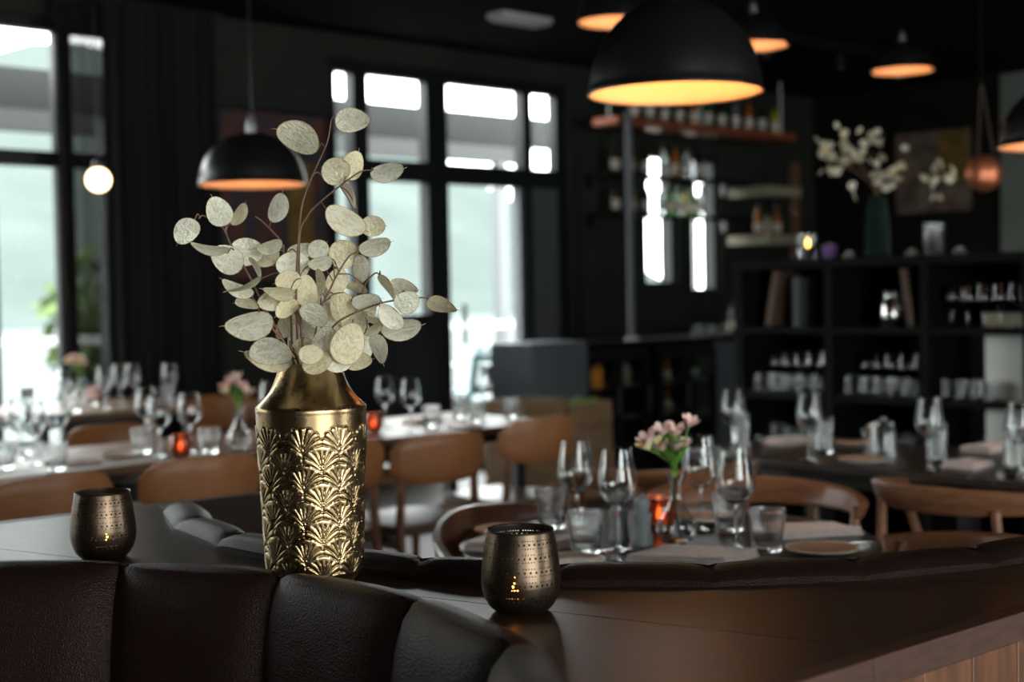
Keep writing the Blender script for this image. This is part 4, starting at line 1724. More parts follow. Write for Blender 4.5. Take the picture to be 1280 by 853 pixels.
def make_bent_chair(wood, rail_h=.075, ang=205, R=.285, ztop=.775, yo=.04, sy=0.0, sr=.235, arms=True):
    t = thing('bentwood_chair', 'x', 'chair')
    m = MB()
    n = 36
    vs, fs = [], []
    for i in range(n + 1):
        u = i / n * 2 - 1
        th = math.radians(ang / 2) * u
        h = rail_h * (1 - .55 * abs(u) ** 1.6) / 2
        z = ztop - rail_h / 2 - .012 * abs(u) ** 2
        tk = .013
        for (dr, dz) in ((-tk, -h * .8), (-tk * .6, -h), (tk * .6, -h), (tk, -h * .8), (tk, h * .8), (tk * .5, h), (-tk * .5, h), (-tk, h * .8)):
            r = R + dr + .02 * (dz / max(h, .001)) * .4
            vs.append((r * math.sin(th), -r * math.cos(th) + yo, z + dz))
    for i in range(n):
        for j in range(8):
            a, b = i * 8 + j, i * 8 + (j + 1) % 8
            fs.append((a, b, b + 8, a + 8))
    fs += [tuple(range(8)), tuple(n * 8 + j for j in range(8))]
    m.add(vs, fs).obj('top_rail', wood, t)
    for s in (-1, 1):
        MB().tube([(s * .20, -.23, 0), (s * .185, -.19, .45), (s * .17, -.205, ztop - rail_h * .75)], [.013, .018, .013], 10).obj('rear_leg', wood, t)
        if arms:
            MB().tube([(s * .235, .20, 0), (s * .235, .17, .43), (s * .272, .06, ztop - rail_h * .55)], [.013, .018, .012], 10).obj('front_leg', wood, t)
        else:
            MB().tube([(s * .17, sy + sr * .75, 0), (s * .14, sy + sr * .6, .43)], [.012, .018], 10).obj('front_leg', wood, t)
    MB().lathe([(.001, .425), (sr - .035, .425), (sr, .437), (sr, .452), (sr - .025, .462), (.001, .456)], 36, (0, sy, 0)).obj('seat', wood, t)
    MB().tube([(-.19, -.20, .28), (.19, -.20, .28)], .010, 8).obj('stretcher', wood, t)
    return t


BC = Proto(make_bent_chair('chair_wood'))
BD = Proto(make_bent_chair('dark_chair_wood', .13, 92, .508, .80, .263, -.05, .20, False))

gL = 'tan backed chairs along the long oak table row'
panel_chair(70, 596, FACE_B + .05, 'tan leather backed chair at the oak table by the sheer curtain', gL)
panel_chair(262, 572, FACE_B - .06, 'tan leather backed chair between the lantern and the brass vase', gL)
panel_chair(430, 554, FACE_B - .02, 'tan leather backed chair half hidden behind the brass vase', gL)
panel_chair(560, 543, FACE_B - .05, 'tan leather backed chair with a grey seat behind the round table', gL)
panel_chair(684, 523, FACE_B + .02, 'tan leather backed chair at the end of the row towards the bar fridges', gL)
gF = 'tan backed chairs on the window side of the oak row'
panel_chair(130, 532, FACE_NB + .1, 'tan backed chair on the window side of the row beside the red candle', gF)
panel_chair(272, 495, FACE_NB - .1, 'tan backed chair behind the bud vase on the oak table', gF)
panel_chair(392, 498, FACE_NB, 'tan backed chair behind the brass vase on the window side', gF)

# chairs at the round table and the dark tables
BD.put(RT - Vector((.906, -.423, 0)) * .263, math.atan2(-.906, -.423), 'dark bentwood chair hugging the round table behind the lantern')
p = on_z(1158, 690, .76)
BC.put(Vector((0.85, 2.93, 0)), R_(72), 'bentwood chair pushed against the round table beside the side plate')
BC.put(on_z(998, 600, .76) * 1 + Vector((-.18, -.26, -.76)), R_(170), 'bentwood chair behind the wine glasses of the round table')
pch = on_z(1172, 608, .77)
BC.put(Vector((pch.x, pch.y, 0)) + A * .20, FACE_A, 'bentwood chair drawn up to the dark table before the black shelves')
BC.put(on_z(838, 590, .77) * 1 + Vector((.02, .26, -.77)), R_(15), 'bentwood chair behind the pink flowers in the bud vase')

# ------------------------------------------------------------------ laid round table
G = 'wine glasses on the round table'
for (px, py, lb) in ((721, 671, 'wine glass on the round table behind the first tumbler, nearest the dark chair'),
                     (773, 689, 'wine glass on the round table before the grey pepper mills'),
                     (876, 664, 'wine glass on the round table just behind the pink flowers'),
                     (920, 687, 'wine glass on the round table beside the folded napkin and tumbler')):
    WG.put(on_z(px, py, ZT + .0003), random.uniform(0, 6), lb, G)
G = 'ribbed tumblers on the round table'
for (px, py, lb) in ((690, 660, 'ribbed tumbler on the round table at the edge by the dark chair'),
                     (733, 691, 'ribbed tumbler on the round table beside the lantern'),
                     (912, 664, 'ribbed tumbler on the round table behind the tall wine glass'),
                     (959, 689, 'ribbed tumbler on the round table beside the side plate')):
    TB.put(on_z(px, py, ZT + .0003), random.uniform(0, 6), lb, G)
ML.put(on_z(803, 682, ZT), 0, 'grey ceramic mill on the round table beside the bud vase', 'grey mills')
ML.put(on_z(774, 676, ZT), 0, 'grey ceramic mill seen through the wine glass on the round table', 'grey mills')
VT.put(on_z(824, 664, ZT), 0, 'red glass votive glowing behind the bud vase on the round table')
G = 'small plates on the round table'
for (px, py, lb) in ((1028, 691, 'beige side plate with pale rim at the edge of the round table by the tumbler'),
                     (711, 706, 'beige side plate on the round table behind the bronze lantern'),
                     (634, 667, 'beige side plate on the round table before the dark bentwood chair'),
                     (880, 652, 'beige side plate on the round table behind the wine glasses')):
    PLT.put(on_z(px, py, ZT + .0003), 0, lb, G)
napkin(on_z(866, 700, ZT), R_(-16), .21, .13, 'beige napkin folded flat before the bud vase on the round table', .5, 2)
napkin(on_z(1010, 668, ZT), R_(10), .20, .11, 'beige napkin behind the side plate on the round table', -.3, 3)
napkin(on_z(618, 684, ZT), R_(70), .15, .09, 'beige napkin rolled at the edge of the round table by the dark chair', .2, 4)
napkin(on_z(691, 684, ZT), R_(25), .13, .08, 'beige napkin beneath the tumblers on the round table', .3, 5)
FK.put(on_z(775, 707, ZT), R_(96), 'steel fork on the round table behind the lantern')
KN.put(on_z(1012, 704, ZT), R_(150), 'steel knife between the folded napkin and the side plate')
FK.put(on_z(1040, 682, ZT), R_(-172), 'steel fork behind the side plate on the round table')


# bud vases with flowers
def make_bud_vase(seed, flowers=True, kind='x'):
    rnd = random.Random(seed)
    t = thing('bud_vase', 'x', 'vase')
    out = arc_prof([(.018, .0005), (.034, .008), (.0445, .030), (.041, .052), (.024, .078), (.0135, .104), (.0130, .130), (.0185, .152)], 5)
    inn = arc_prof([(.0172, .152), (.0115, .130), (.0120, .104), (.0225, .0785), (.0393, .052), (.0428, .030), (.033, .0105), (.001, .006)], 5)
    MB().lathe(out + inn, 36, cap0=True).obj('body', 'glass', t)
    return t


BV = Proto(make_bud_vase(1))


def blossom(m, c, r, up, rnd, petals=6):
    up = up.normalized()
    x = up.orthogonal().normalized()
    y = up.cross(x)
    for k in range(petals):
        a = 2 * PI * k / petals + rnd.uniform(-.2, .2)
        d = x * math.cos(a) + y * math.sin(a)
        s = up.cross(d)
        w = r * .42
        p0 = c
        p1 = c + d * r * .45 + up * r * .5
        p2 = c + d * r * .85 + up * r * .95
        p3 = c + d * r * 1.05 + up * r * 1.25
        vs = [p0 - s * w * .2, p0 + s * w * .2, p1 - s * w * .8, p1 + s * w * .8, p2 - s * w, p2 + s * w, p3 - s * w * .3, p3 + s * w * .3]
        mid = [p1 - d * r * .1, p2 - d * r * .08]
        m.add(vs, [(0, 1, 3, 2), (2, 3, 5, 4), (4, 5, 7, 6)])


def leaf(m, p, d, L, W, rnd):
    d = d.normalized()
    s = d.cross(Vector((0, 0, 1)))
    if s.length < .1:
        s = Vector((1, 0, 0))
    s.normalize()
    n = s.cross(d).normalized()
    vs, fs = [], []
    for i in range(6):
        u = i / 5
        w = W * math.sin(PI * min(.97, u * .9 + .06)) * .5
        c = p + d * L * u - Vector((0, 0, 1)) * L * .25 * u * u
        vs += [c - s * w + n * w * .3, c, c + s * w + n * w * .3]
    for i in range(5):
        q = i * 3
        fs += [(q, q + 1, q + 4, q + 3), (q + 1, q + 2, q + 5, q + 4)]
    m.add(vs, fs)


def flower_spray(base, label, seed, h=.235, spread=.048, pink=7, cream=3, leaves=13, group=None):
    """a sprig with several blossoms, standing in a bud vase"""
    rnd = random.Random(seed)
    t = thing('flower_sprig', label, 'flowers', base, 0, group)
    stalk_top = Vector((0, 0, .12))
    MB().tube(smooth_path([(.012, 0, .015), (.002, 0, .08), (-.002, 0, .14), (-.004, 0, h * .85)], 4), .0024, 7).obj('stalk', 'stem_green', t)
    MB().tube(smooth_path([(-.012, .004, .02), (-.003, .004, .10), (.010, .004, h * .8)], 4), .0020, 7).obj('stalk', 'stem_green', t)
    for k in range(leaves):
        a = rnd.uniform(0, 2 * PI)
        z = rnd.uniform(.69, .92) * h
        m = MB()
        leaf(m, Vector((0, 0, z)), Vector((math.cos(a), math.sin(a), rnd.uniform(.2, 1.4))), rnd.uniform(.04, .065), rnd.uniform(.012, .020), rnd)
        m.obj('leaf', 'leaf_green', t)
    for k in range(2):
        m = MB()
        leaf(m, Vector((.003, -.004, .153 + .012 * k)), Vector((-.25 + .6 * k, -.4, 1)), .085, .024, rnd)
        m.obj('leaf', 'leaf_green', t)
    for k in range(pink + cream):
        a = 2 * PI * k / (pink + cream) * 1.7 + rnd.uniform(-.3, .3)
        rr = spread * rnd.uniform(.35, 1)
        c = Vector((rr * math.cos(a) - .010, rr * math.sin(a) * .8, h * rnd.uniform(.84, 1.1)))
        o = MB()
        o.tube(smooth_path([(0, 0, h * .72), (c.x * .5, c.y * .5, h * .82), c], 3), .0013, 5)
        o.obj('flower_stalk', 'stem_green', t)
        m = MB()
        blossom(m, c, rnd.uniform(.019, .027), Vector((c.x * 6, c.y * 6 - .15, .6)), rnd)
        m.obj('blossom', 'petal_pink' if k < pink else 'petal_cream', t)
    return t


bv1 = on_z(846, 680, ZT)
BV.put(bv1, 0, 'clear round bellied bud vase holding pink flowers on the round table')
flower_spray(bv1 + Vector((-.004, 0, .002)), 'pink alstroemeria sprig with green leaves in the bud vase on the round table', 3)

# ------------------------------------------------------------------ laid dark table at the right
G = 'wine glasses on the dark tables'
for (px, py, lb) in ((917, 568, 'wine glass on the dark table behind the round table flowers'),
                     (1012, 576, 'wine glass on the dark table beside the side plate and jar'),
                     (1162, 588, 'wine glass on the dark table beside the pointed napkin'),
                     (1275, 598, 'wine glass at the far end of the dark tables past the pointed napkin')):
    WG.put(on_z(px, py, ZT + .0003), 0, lb, G)
G = 'water glasses on the dark tables'
for (px, py, lb) in ((926, 560, 'straight water glass behind the wine glass on the dark table end'),
                     (1030, 566, 'straight water glass beside the wine glass next to the jar'),
                     (1171, 577, 'straight water glass behind the wine glass by the pointed napkin'),
                     (1268, 586, 'straight water glass beside the last wine glass of the dark tables')):
    HB.put(on_z(px, py, ZT + .0003), 0, lb, G)
for (px, py, lb) in ((1078, 578, 'side plate on the dark table between the wine glasses'),
                     (1062, 558, 'side plate across the dark table before the black shelves')):
    PLT.put(on_z(px, py, ZT + .0003), 0, lb, 'small plates on the dark tables')
napkin(on_z(1212, 584, ZT), RA, .16, .12, 'pointed folded napkin on the dark table before the wide bentwood chair', .5, 8)
napkin(on_z(988, 554, ZT), RA, .19, .11, 'napkin across the dark table before the black shelves', .2, 9)
napkin(on_z(1236, 563, ZT), RA, .19, .11, 'napkin on the shelf side of the dark table end', .2, 10)
KN.put(on_z(972, 566, ZT), RA + .1, 'steel knife on the dark table by its free end, near the water glass')
FK.put(on_z(1235, 596, ZT), RA - .1, 'steel fork on the dark table beside the pointed napkin')
jr = thing('glass_jar', 'squat glass jar with a lid on the dark table', 'jar', on_z(1104, 570, ZT))
MB().lathe([(.001, 0), (.042, 0), (.044, .01), (.044, .08), (.034, .10), (.032, .1), (.041, .078), (.041, .01), (.001, .006)], 28).obj('body', 'glass', jr)
MB().lathe([(.001, .101), (.036, .101), (.036, .115), (.012, .118), (.010, .13), (.001, .132)], 24).obj('lid', 'glass', jr)
cd = thing('slim_candle', 'slim cream candle in a steel foot beside the jar on the dark table', 'candle', on_z(1087, 566, ZT))
MB().lathe([(.001, 0), (.022, 0), (.022, .006), (.010, .010), (.010, .02), (.001, .02)], 20).obj('foot', 'steel_dull', cd)
MB().tube([(0, 0, .015), (0, 0, .095)], .0085, 14).obj('wax', 'wax', cd)
MB().tube([(0, 0, .094), (0, .001, .103)], .0008, 5).obj('wick', 'black_metal', cd)

# ------------------------------------------------------------------ laid oak tables at the left
G = 'wine glasses on the oak row'
for (px, py, lb) in ((24, 575, 'wine glass on the oak table by the sheer curtain beside the carafe'),
                     (44, 581, 'wine glass on the oak table before the carafe, next to the short tumbler'),
                     (73, 570, 'wine glass on the oak table behind the short tumbler near the carafe'),
                     (184, 556, 'wine glass behind the red votive on the oak table'),
                     (200, 571, 'wine glass beside the red votive on the oak table, before the chairs'),
                     (238, 566, 'wine glass between the red votive and the bud vase'),
                     (338, 545, 'wine glass on the oak table partly behind the brass vase'),
                     (482, 536, 'wine glass on the oak table right beside the brass vase shoulder'),
                     (514, 541, 'wine glass on the oak table next to the tall tumbler'),
                     (606, 520, 'wine glass on the oak table end before the glass door')):
    p = on_z(px, py, ZT + .0003)
    WG.put(p, 0, lb, G)
G = 'tumblers on the oak row'
for (px, py, lb) in ((6, 586, 'tumbler on the oak table end beside the sheer curtain wine glasses'),
                     (70, 588, 'tumbler on the oak table between the wine glasses and the lantern'),
                     (178, 566, 'tumbler on the oak table left over beside the red votive'),
                     (262, 566, 'tumbler on the oak table between the votive and bud vase'),
                     (540, 534, 'tumbler on the oak table behind the tan chair with grey seat'),
                     (575, 522, 'tumbler on the oak table shining before the glass door'),
                     (596, 528, 'tumbler on the oak table next to the wine glass before the glass door'),
                     (640, 522, 'tumbler on the last corner of the oak row by the door')):
    TB.put(on_z(px, py, ZT + .0003), 0, lb, G)
VT.put(on_z(226, 571, ZT), 0, 'red glass votive glowing between wine glasses on the oak table')
VT.put(on_z(467, 541, ZT), 0, 'red glass votive glowing on the oak table beside the brass vase')
bv2 = on_z(299, 561, ZT)
BV.put(bv2, 0, 'clear bud vase with dark flowers on the oak table beside the brass vase')
flower_spray(bv2 + Vector((0, 0, .002)), 'dusky pink sprig in the bud vase on the oak table', 8, pink=6, cream=1)


def carafe(loc, label):
    t = thing('carafe', label, 'carafe', loc)
    MB().lathe(arc_prof([(.030, .0005), (.046, .006), (.048, .05), (.040, .10), (.022, .15), (.020, .19), (.026, .22)], 4) +
               arc_prof([(.0245, .22), (.0183, .19), (.0205, .15), (.038, .10), (.046, .05), (.044, .009), (.001, .006)], 4), 30, cap0=True).obj('body', 'glass', t)
    MB().lathe([(.001, .215), (.019, .215), (.024, .232), (.024, .25), (.001, .253)], 24).obj('stopper', 'steel_dull', t)
    return t


carafe(on_z(36, 569, ZT), 'glass carafe with a steel stopper on the oak table by the sheer curtain')
for k, (px, py, L, rz) in enumerate(((100, 580, .13, RA), (365, 552, .2, RA), (530, 529, .18, RA))):
    napkin(on_z(px, py, ZT), rz + .05, L, .11, ('beige napkin on the oak table beside the lantern', 'beige napkin on the oak table behind the brass vase',
                                               'beige napkin on the oak table end before the glass door')[k], .2, 20 + k)
for k, (px, py) in enumerate(((152, 571), (440, 546), (580, 534))):
    PLT.put(on_z(px, py, ZT + .0003), 0, ('side plate on the oak table between the lantern and the red votive', 'side plate on the oak table close behind the brass vase',
                                          'side plate on the oak table end near the tumblers')[k], 'small plates on the oak row')

# window table
def on_room(a, b, z):
    return room(a, b, z)


wt = [('wine_glass', 3.55, 6.95), ('wine_glass', 3.72, 7.10), ('wine_glass', 3.42, 7.15), ('wine_glass', 3.95, 6.98), ('wine_glass', 3.86, 7.22)]
for k, (n_, aa, bb) in enumerate(wt):
    WG.put(room(aa, bb, ZT + .0003), 0, 'wine glass on the oak table standing against the window', 'wine glasses on the window table')
VT.put(on_z(119, 502, ZT), 0, 'red glass votive glowing on the table against the window')
bv3 = on_z(100, 504, ZT)
BV.put(bv3, 0, 'clear bud vase on the table against the window')
flower_spray(bv3 + Vector((0, 0, .002)), 'leafy pink sprig in the bud vase against the window', 15, pink=5, cream=2)
for aa, bb in ((3.35, 6.9), (3.62, 7.25), (4.02, 7.12)):
    TB.put(room(aa, bb, ZT + .0003), 0, 'tumbler on the oak table standing against the window', 'tumblers on the window table')


# ------------------------------------------------------------------ pendant lamps
def dome_lamp(c, r, label, inside, hk=.97, group='black dome pendant lamps', cordz=CEIL):
    t = thing('dome_lamp', label, 'lamp', (c.x, c.y, c.z), 0, group)
    n = 16
    out = [(r * math.cos(PI / 2 * i / n) if i < n else .02, r * hk * math.sin(PI / 2 * i / n)) for i in range(n)]
    out = [(r * 1.012, -.006), (r * 1.02, 0.0), (r * 1.005, .004)] + out[1:]
    MB().lathe(out, 64, cap1=True).obj('shade', 'black_metal', t)
    ins = [(r * 1.012, -.006), (r * .985, -.004)] + [(max(.015, (r - .006) * math.cos(PI / 2 * i / n)), (r - .008) * hk * .99 * math.sin(PI / 2 * i / n)) for i in range(0, n)]
    MB().lathe(ins, 64, cap1=True).obj('shade_lining', inside, t)
    MB().lathe([(.022, r * (hk - .03)), (.022, r * (hk + .14)), (.010, r * (hk + .33)), (.006, r * (hk + .35))], 18, cap0=True, cap1=True).obj('neck', 'steel_dull', t)
    MB().tube([(0, 0, r * (hk + .32)), (0, 0, cordz - c.z)], .0035, 6).obj('cord', 'black_metal', t)
    MB().ball((0, 0, r * .52), .035, 14, 8).obj('bulb', 'bulb_warm', t)
    MB().lathe([(.018, r * .58), (.018, r * .93)], 14, cap0=True, cap1=True).obj('socket', 'black_metal', t)
    return t


dome_lamp(at_d(844, 115, 3.67), .222, 'large black dome pendant lamp hanging above the round table', 'lamp_inside', 1.08)
dome_lamp(at_d(316, 230, 5.97), .222, 'black dome pendant lamp hanging behind the dried lunaria', 'lamp_inside_copper')
dome_lamp(at_d(1335, 180, 4.78), .222, 'black dome pendant lamp hanging over the end of the dark tables', 'lamp_inside_copper')
for (px, py, d, lb) in ((768, 27, 8.0, 'black dome lamp high under the ceiling behind the large dome lamp, near the vent'),
                        (942, 57, 8.5, 'black dome lamp high under the ceiling above the copper bar shelf'),
                        (1128, 88, 9.5, 'black dome lamp high under the ceiling above the dark green vase')):
    dome_lamp(at_d(px, py, d), .200, lb, 'lamp_inside_copper')

gl = at_d(123, 225, 7.2)
g = thing('globe_lamp', 'small glowing globe lamp hanging before the sheer curtain', 'lamp', gl)
MB().ball((0, 0, 0), .060, 24, 14).obj('globe', 'globe_light', g)
MB().lathe([(.03, .058), (.03, .085), (.010, .10)], 16, cap0=True, cap1=True).obj('cap', 'black_metal', g)
MB().tube([(0, 0, .095), (0, 0, CEIL - gl.z)], .003, 6).obj('cord', 'black_metal', g)

# copper canteen-like lamp hung on a strap
cl = at_d(1230, 217, 6.9)
g = thing('copper_lamp', 'round copper pendant lamp hung on a leather strap before the painting', 'lamp', cl)
MB().ball((0, 0, 0), .088, 28, 16, (1, .6, 1)).obj('shade', 'copper', g)
for z in (-.012, .012):
    MB().lathe([(.0885, z - .003), (.0905, z), (.0885, z + .003)], 40).obj('band', 'copper_shelf', g)
for o in [x for x in g.children if x.name.startswith('band')]:
    o.scale = (1, .62, 1)
MB().bar((-.03, 0, .08), (-.012, 0, .42), .010, .004).obj('strap', 'book_brown', g)
MB().bar((.05, 0, .075), (-.005, 0, .42), .010, .004).obj('strap', 'book_brown', g)
MB().tube([(-.008, 0, .42), (-.008, 0, CEIL - cl.z)], .003, 6).obj('cord', 'black_metal', g)

# ------------------------------------------------------------------ paintings
def painting(name, label, corners_a, zc, hh, b=None, a=None):
    pass


pa = at_b(345, 240, BW - .03)
aa, bb = ab(pa)
g = thing('painting', 'dark framed painting on the wall behind the dome lamp and lunaria', 'picture', room(aa, BW - .001, pa.z), RA)
MB().box(-.42, .42, -.02, -.004, -.58, .52).obj('canvas', 'canvas_a', g, smooth=False)
MB().box(.10, .30, -.024, -.0195, -.50, .20).obj('painted_patch', 'canvas_yellow', g, smooth=False)
for (x0, x1, z0, z1) in ((-.46, .46, .52, .56), (-.46, .46, -.62, -.58), (-.46, -.42, -.58, .52), (.42, .46, -.58, .52)):
    MB().box(x0, x1, -.035, -.002, z0, z1).obj('frame_side', 'frame_black', g, smooth=False)
pa = at_a(1162, 215, AR - .02)
aa, bb = ab(pa)
g = thing('painting', 'brown unframed painting on the wall beyond the black shelf unit', 'picture', room(AR - .001, bb, pa.z), RA)
MB().box(-.03, -.002, -.40, .34, -.36, .36).obj('canvas', 'canvas_b', g, smooth=False)
MB().box(-.034, -.0295, -.38, -.10, -.10, .34).obj('painted_patch', 'canvas_yellow', g, smooth=False)

# ------------------------------------------------------------------ black shelf unit with glasses
UA0, UA1 = 5.6, 5.98
UB = [4.35, 3.83, 3.33, 2.85, 2.35, 1.85]
UZ = [0.08, 0.50, 0.80, 1.115, 1.43]
un = thing('shelf_unit', 'long black open shelf unit full of glasses behind the dark tables', 'shelf', (0, 0, 0), RA)
for b_ in UB:
    MB().box(UA0, UA1, b_ - .022, b_ + .022, 0, 1.41).obj('upright', 'black_wood', un, smooth=False)
for z in UZ[:-1]:
    for b0_, b1_ in zip(UB, UB[1:]):
        MB().box(UA0 + .005, UA1, b1_ + .022, b0_ - .022, z - .015, z + .015).obj('shelf_board', 'black_wood', un, smooth=False)
MB().box(UA0 - .015, UA1 + .01, UB[-1] - .03, UB[0] + .03, 1.41, 1.45).obj('top_board', 'black_wood', un, smooth=False)
for i, (b0_, b1_) in enumerate(zip(UB, UB[1:])):
    for j, (z0_, z1_) in enumerate(zip(UZ, UZ[1:])):
        if i >= 2 and j in (1, 2):
            # open bays with a grey service panel behind
            MB().box(UA0 + .125, UA0 + .135, b1_ + .022, b0_ - .022 - (.20 if i == 2 else 0), z0_ + .015, z1_ - .015).obj('back_panel', 'grey_panel', un, smooth=False)
        else:
            MB().box(UA1 - .012, UA1 - .002, b1_ + .022, b0_ - .022, z0_ + .015, z1_ - .015).obj('back_panel', 'black_wood', un, smooth=False)


def make_shelf_glass(h, r, label, name='shelf_tumbler'):
    t = MB().lathe([(.001, 0), (r * .85, 0), (r * .9, .003), (r, h), (r - .0018, h), (r * .85, .012), (.001, .010)], 18).obj(name, 'glass')
    t['category'] = 'glass'
    return t


SG = {'short': Proto(make_shelf_glass(.085, .033, 'x')), 'tall': Proto(make_shelf_glass(.13, .030, 'x', 'shelf_highball'))}
SW = Proto(make_wine_glass(.19, 18))
bays = ('first', 'second', 'third', 'fourth')
for i in range(4):
    b0_, b1_ = UB[i], UB[i + 1]
    for j, lev, kind in ((2, 'middle', 'wine'), (1, 'lower', 'tall'), (1, 'lower', 'short'), (2, 'middle', 'short')):
        z = UZ[j - 0 if False else j] + .0155
        if i >= 2 and kind == 'wine':
            continue
        if i >= 2 and kind == 'tall':
            continue
        nb = 6
        for k in range(nb):
            bb_ = b0_ - .065 - k * (b0_ - b1_ - .13) / (nb - 1)
            if kind == 'short' and j == 2:
                aa_ = UA0 + .07
            elif kind == 'wine':
                aa_ = UA0 + .19
            elif kind == 'tall':
                aa_ = UA0 + .19
            else:
                aa_ = UA0 + .07
            if i == 2 and k > 3 and j == 2:
                continue
            lab = {'wine': 'stemmed glass behind tumblers', 'tall': 'tall straight glass', 'short': 'short tumbler'}[kind]
            lab += ' on %s shelf of black unit, %s bay from bar' % (lev, bays[i])
            grp = '%s glasses, %s shelf, %s bay' % (kind, lev, bays[i])
            if kind == 'wine':
                SW.put(room(aa_, bb_, z), RA, lab, grp)
            else:
                SG[kind].put(room(aa_, bb_, z), RA, lab, grp)
# upper row of the third bay: stemmed glasses
for k in range(5):
    SW.put(room(UA0 + .10, UB[2] - .08 - k * .075, UZ[3] + .0155), RA, 'stemmed glass on the upper shelf of the black unit, third bay from the bar', 'stemmed glasses, upper shelf, third bay')


def book(loc, rz, w_, h_, d_, material, label, tilt=0.0):
    t = thing('book', label, 'book', loc, rz)
    c = MB()
    c.box(-d_ / 2, d_ / 2, -w_ / 2, -w_ / 2 + .003, 0, h_)
    c.box(-d_ / 2, d_ / 2, w_ / 2 - .003, w_ / 2, 0, h_)
    c.box(-d_ / 2, -d_ / 2 + .003, -w_ / 2, w_ / 2, 0, h_)
    c.obj('cover', material, t, smooth=False)
    MB().box(-d_ / 2 + .003, d_ / 2 - .004, -w_ / 2 + .003, w_ / 2 - .003, .003, h_ - .003).obj('pages', 'label_paper', t, smooth=False)
    t.rotation_euler = (tilt, 0, rz)
    return t


book(room(UA0 + .16, UB[0] - .13, UZ[3] + .022), RA, .035, .27, .20, 'book_brown', 'brown book leaning on the upper shelf of the black unit, first bay', 0.2)
book(room(UA0 + .16, UB[0] - .30, UZ[3] + .0155), RA, .04, .24, .20, 'book_grey', 'grey book upright on the upper shelf of the black unit, first bay')
book(room(UA0 + .16, UB[1] - .40, UZ[3] + .022), RA, .035, .26, .20, 'book_brown', 'brown book leaning on the upper shelf of the black unit, second bay', -0.15)
kt = thing('steel_jug', 'shiny steel jug on the upper shelf of the black unit, second bay', 'jug', room(UA0 + .16, UB[1] - .24, UZ[3] + .0155), RA)
MB().lathe(arc_prof([(.045, 0), (.058, .05), (.052, .10), (.040, .14), (.046, .165)], 4), 24, cap0=True).obj('body', 'steel', kt)
MB().tube(smooth_path([(0, -.045, .14), (0, -.09, .12), (0, -.09, .06), (0, -.054, .04)], 5), .006, 8).obj('handle', 'steel', kt)
tr2 = thing('serving_tray', 'pale wooden tray on the upper shelf of the black unit, third bay', 'tray', room(UA0 + .25, UB[3] + .27, UZ[3] + .016), RA)
MB().box(-.08, .08, -.24, .02, 0, .045).obj('base', 'cream_shelf', tr2, bevel=.004)
MB().box(-.085, -.075, -.24, .02, .045, .06).obj('lip', 'cream_shelf', tr2)

# things standing on the unit
ZU = 1.4505
vpos = at_a(1097, 322, UA0 + .19)
vpos.z = ZU
fv = thing('ceramic_vase', 'tall dark green faceted vase standing on the black shelf unit', 'vase', vpos)
MB().lathe([(.001, 0), (.060, 0), (.062, .01), (.060, .12), (.050, .235), (.040, .285), (.036, .290), (.033, .285), (.045, .23), (.05, .02), (.001, .015)], 8).obj('body', 'vase_dark_green', fv, smooth=False)
rndf = random.Random(4)
ls = thing('lunaria_bunch', 'spreading bunch of dried lunaria in the dark green vase', 'dried flowers', vpos + Vector((0, 0, .02)))
dst = vpos.y
heads = []
for k in range(36):
    heads.append((rndf.gauss(1052, 26), rndf.gauss(192, 18)))
for k in range(22):
    heads.append((rndf.gauss(1100, 16), rndf.gauss(215, 20)))
for k in range(16):
    heads.append((rndf.gauss(1165, 22), rndf.gauss(222, 12)))
origin = vpos + Vector((0, 0, .02))
for k in range(9):
    hx, hy = ((1020, 180), (1045, 178), (1065, 195), (1090, 190), (1105, 168), (1120, 215), (1150, 215), (1185, 218), (1035, 200))[k]
    tip = at_d(hx, hy, dst + rndf.uniform(-.1, .1))
    MB().tube([q - origin for q in smooth_path([vpos + Vector((0, 0, .03)), vpos + Vector((0, 0, .29)), (vpos + Vector((0, 0, .36)) + tip) / 2, tip], 4)], .0025, 5).obj('stalk', 'twig', ls)
for hx, hy in heads:
    c = at_d(hx, hy, dst + rndf.uniform(-.13, .13))
    o = bpy.data.objects.new('seed_pod', POD)
    col.objects.link(o)
    o.parent = ls
    o.location = c - origin
    o.rotation_euler = (PI / 2 + rndf.uniform(-.8, .8), rndf.uniform(-.7, .7), rndf.uniform(0, 6))
    s = rndf.uniform(.030, .045)
    o.scale = (s * 1.15, s, s)
p = at_a(1168, 323, UA0 + .15)
p.z = ZU
g = thing('glass_cylinder', 'pale ribbed glass cylinder on the black shelf unit beside the green vase', 'glass', p)
MB().lathe([(.001, 0), (.044, 0), (.046, .004), (.046, .145), (.043, .145), (.042, .01), (.001, .008)], 60, rmod=lambda i, r, a: r * (1 + .03 * math.cos(16 * a)) if i in (2, 3) else r).obj('body', 'glass_ribbed', g)
MB().lathe([(.001, .009), (.036, .009), (.036, .12), (.001, .12)], 24).obj('wax', 'wax', g)
p = at_a(1010, 326, UA0 + .15)
p.z = ZU
g = thing('glass_lantern', 'clear glass holder with a small flame at the end of the black shelf unit', 'candle holder', p)
MB().lathe([(.001, 0), (.043, 0), (.045, .004), (.045, .125), (.0425, .125), (.0415, .01), (.001, .008)], 32).obj('body', 'glass', g)
MB().lathe([(.001, .009), (.03, .009), (.03, .06), (.001, .06)], 20).obj('wax', 'wax', g)
MB().lathe([(0.001, .066), (.006, .074), (.008, .082), (.005, .094), (.0008, .106)], 12).obj('flame', 'flame', g)
p = at_a(1037, 326, UA0 + .2)
p.z = ZU
g = thing('purple_pot', 'small purple pot behind the glass flame holder on the black unit', 'pot', p)
MB().lathe([(.001, 0), (.032, 0), (.036, .05), (.033, .07), (.030, .07), (.028, .01), (.001, .008)], 20).obj('body', 'purple', g)
